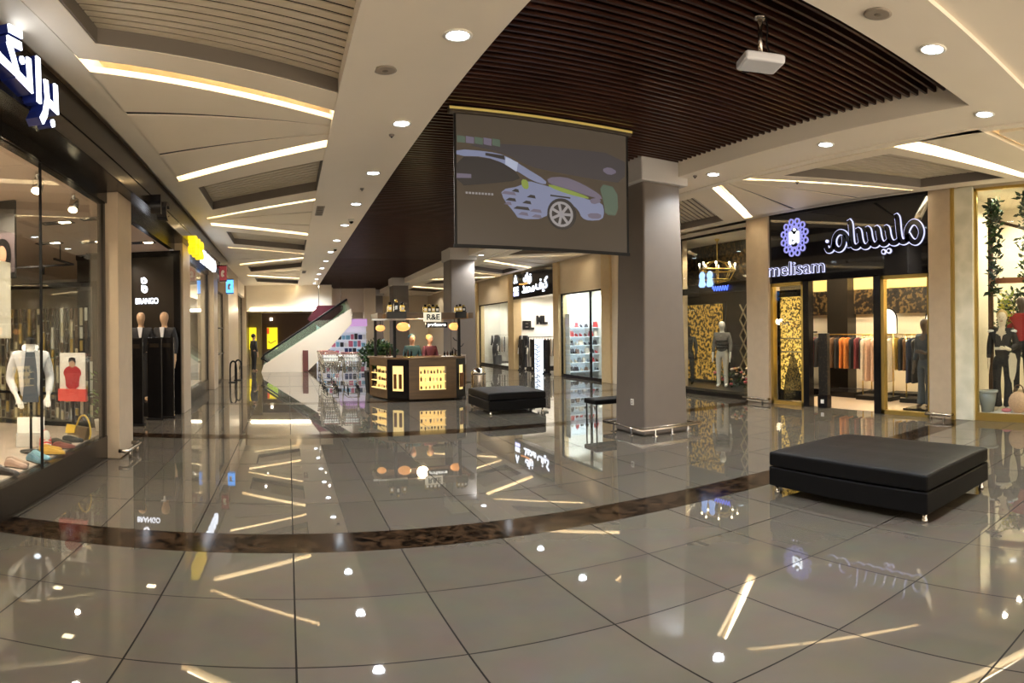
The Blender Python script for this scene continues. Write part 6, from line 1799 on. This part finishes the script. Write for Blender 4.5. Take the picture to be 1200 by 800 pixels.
# picture coordinates: a = 0..2.4 across, b = 0..1.65 up
PO = ((1.94, YS - .007, 2.72), (1, 0, 0), (0, 0, 1), (0, -1, 0))
def pic(nm, pts, m, d=.002, sm=1):
    b = MB(); b.plate(smooth_pts(pts, sm, True) if sm else pts, *PO, 0, d); return b.build(nm, m, t)
PB = glow('image_pale_blue', (.17, .195, .31), .36); PD = glow('image_dark', (.030, .026, .026), .28); PM = glow('image_mauve', (.12, .105, .15), .38)
PG = glow('image_lime', (.18, .24, .05), .38); PT = glow('image_green', (.07, .10, .075), .38); PL = glow('image_grey', (.24, .23, .24), .41)
pic('picture_sky', [(.04, 1.27), (1.11, 1.34), (2.36, 1.38), (2.34, .97), (1.92, .97), (1.11, 1.02), (.86, 1.08), (.65, 1.19)], glow('image_dusk', (.050, .044, .048), .3), .0015)
for i in range(5):
    pic('picture_building', [(.04 + i * .11, 1.28), (.14 + i * .11, 1.28 - .004 * i), (.14 + i * .11, 1.36), (.04 + i * .11, 1.37)], PM if i % 2 else PT, .002, 0)
pic('picture_hill', [(1.94, .92), (2.22, .90), (2.24, .51), (2.03, .50), (2.02, .65)], PT)
pic('picture_pavilion', [(1.98, 1.12), (2.10, 1.18), (2.24, 1.12), (2.10, 1.05)], PM, .002)
pic('car_windscreen', [(.03, 1.09), (.39, 1.11), (.64, 1.05), (.79, .95), (.85, .85), (.41, .77), (.02, .72)], PD, .0025)
pic('car_roof', [(.03, 1.19), (.42, 1.19), (.65, 1.16), (.89, 1.03), (1.19, .88), (1.18, .82), (1.0, .86), (.81, .96), (.64, 1.05), (.39, 1.12), (.03, 1.10)], PB, .003, 1)
pic('roof_vent', [(.39, 1.17), (.63, 1.155), (.64, 1.10), (.39, 1.135)], PD, .0038, 0)
pic('car_pillar', [(.65, 1.14), (.81, 1.08), (.79, .96), (.64, 1.04)], glow('image_bright', (.30, .34, .46), .42), .0038, 0)
pic('car_bonnet', [(1.2, .92), (1.44, .96), (1.63, .91), (1.79, .85), (1.96, .77), (2.0, .70), (1.7, .75), (1.47, .80), (1.22, .84)], PM, .0035, 1)
pic('car_body', [(.91, .86), (1.19, .81), (1.5, .75), (1.79, .68), (1.99, .66), (2.02, .54), (1.99, .43), (1.79, .40), (1.68, .43), (1.64, .53), (1.51, .62), (1.33, .61), (1.22, .54), (1.18, .38), (.81, .35), (.75, .44), (.62, .58), (.58, .71), (.83, .77)], PB, .004, 1)
pic('car_stripe', [(1.22, .84), (1.5, .79), (1.79, .72), (1.78, .69), (1.47, .73), (1.22, .80)], PG, .0045)
for i, (a, c, w) in enumerate(((.58, .66, .20), (.64, .58, .14), (.62, .53, .10), (.74, .48, .22), (.80, .41, .14), (.92, .64, .12), (.96, .46, .16), (.86, .56, .12), (.98, .39, .14), (.72, .70, .10))):
    pic('car_decal', [(a, c), (a + w, c - .01), (a + w * .9, c + .03), (a + .05, c + .035)], PD if i % 2 else PM, .0055, 0)
pic('car_headlight', [(1.79, .69), (1.94, .73), (1.98, .67), (1.84, .62)], PM, .0055)
pic('car_bumper', [(1.76, .50), (1.97, .515), (1.97, .44), (1.79, .43)], PM, .0055)
pic('car_text', [(1.24, .70), (1.52, .69), (1.52, .67), (1.24, .68)], PD, .0055, 0)
b = MB(); b.plate([(.205 * math.cos(k * PI / 14), .205 * math.sin(k * PI / 14)) for k in range(28)], (1.94 + 1.40, YS - .007, 2.72 + .46), *PO[1:], 0, .006); b.build('wheel_arch', PD, t)
b = MB()
WO = ((1.94 + 1.39, YS - .007, 2.72 + .455), (1, 0, 0), (0, 0, 1), (0, -1, 0))
ribbon(b, [(.150 * math.cos(k * PI / 12), .150 * math.sin(k * PI / 12)) for k in range(25)], .016, *WO, 0, .008)
for k in range(7):
    a = 2 * PI * k / 7
    ribbon(b, [(0, 0), (.15 * math.cos(a), .15 * math.sin(a))], .018, *WO, 0, .008)
b.build('car_wheel', PL, t)
pic('car_mirror', [(.85, .87), (.94, .86), (.95, .74), (.86, .75)], PG, .0055)
pic('caption', [(.03, .88), (.21, .88), (.21, .83), (.03, .82)], PM, .003, 0)
for i in range(9):
    pic('caption_mark', [(.14 + i * .04, .63), (.165 + i * .04, .63), (.165 + i * .04, .655), (.14 + i * .04, .655)], PL, .003, 0)
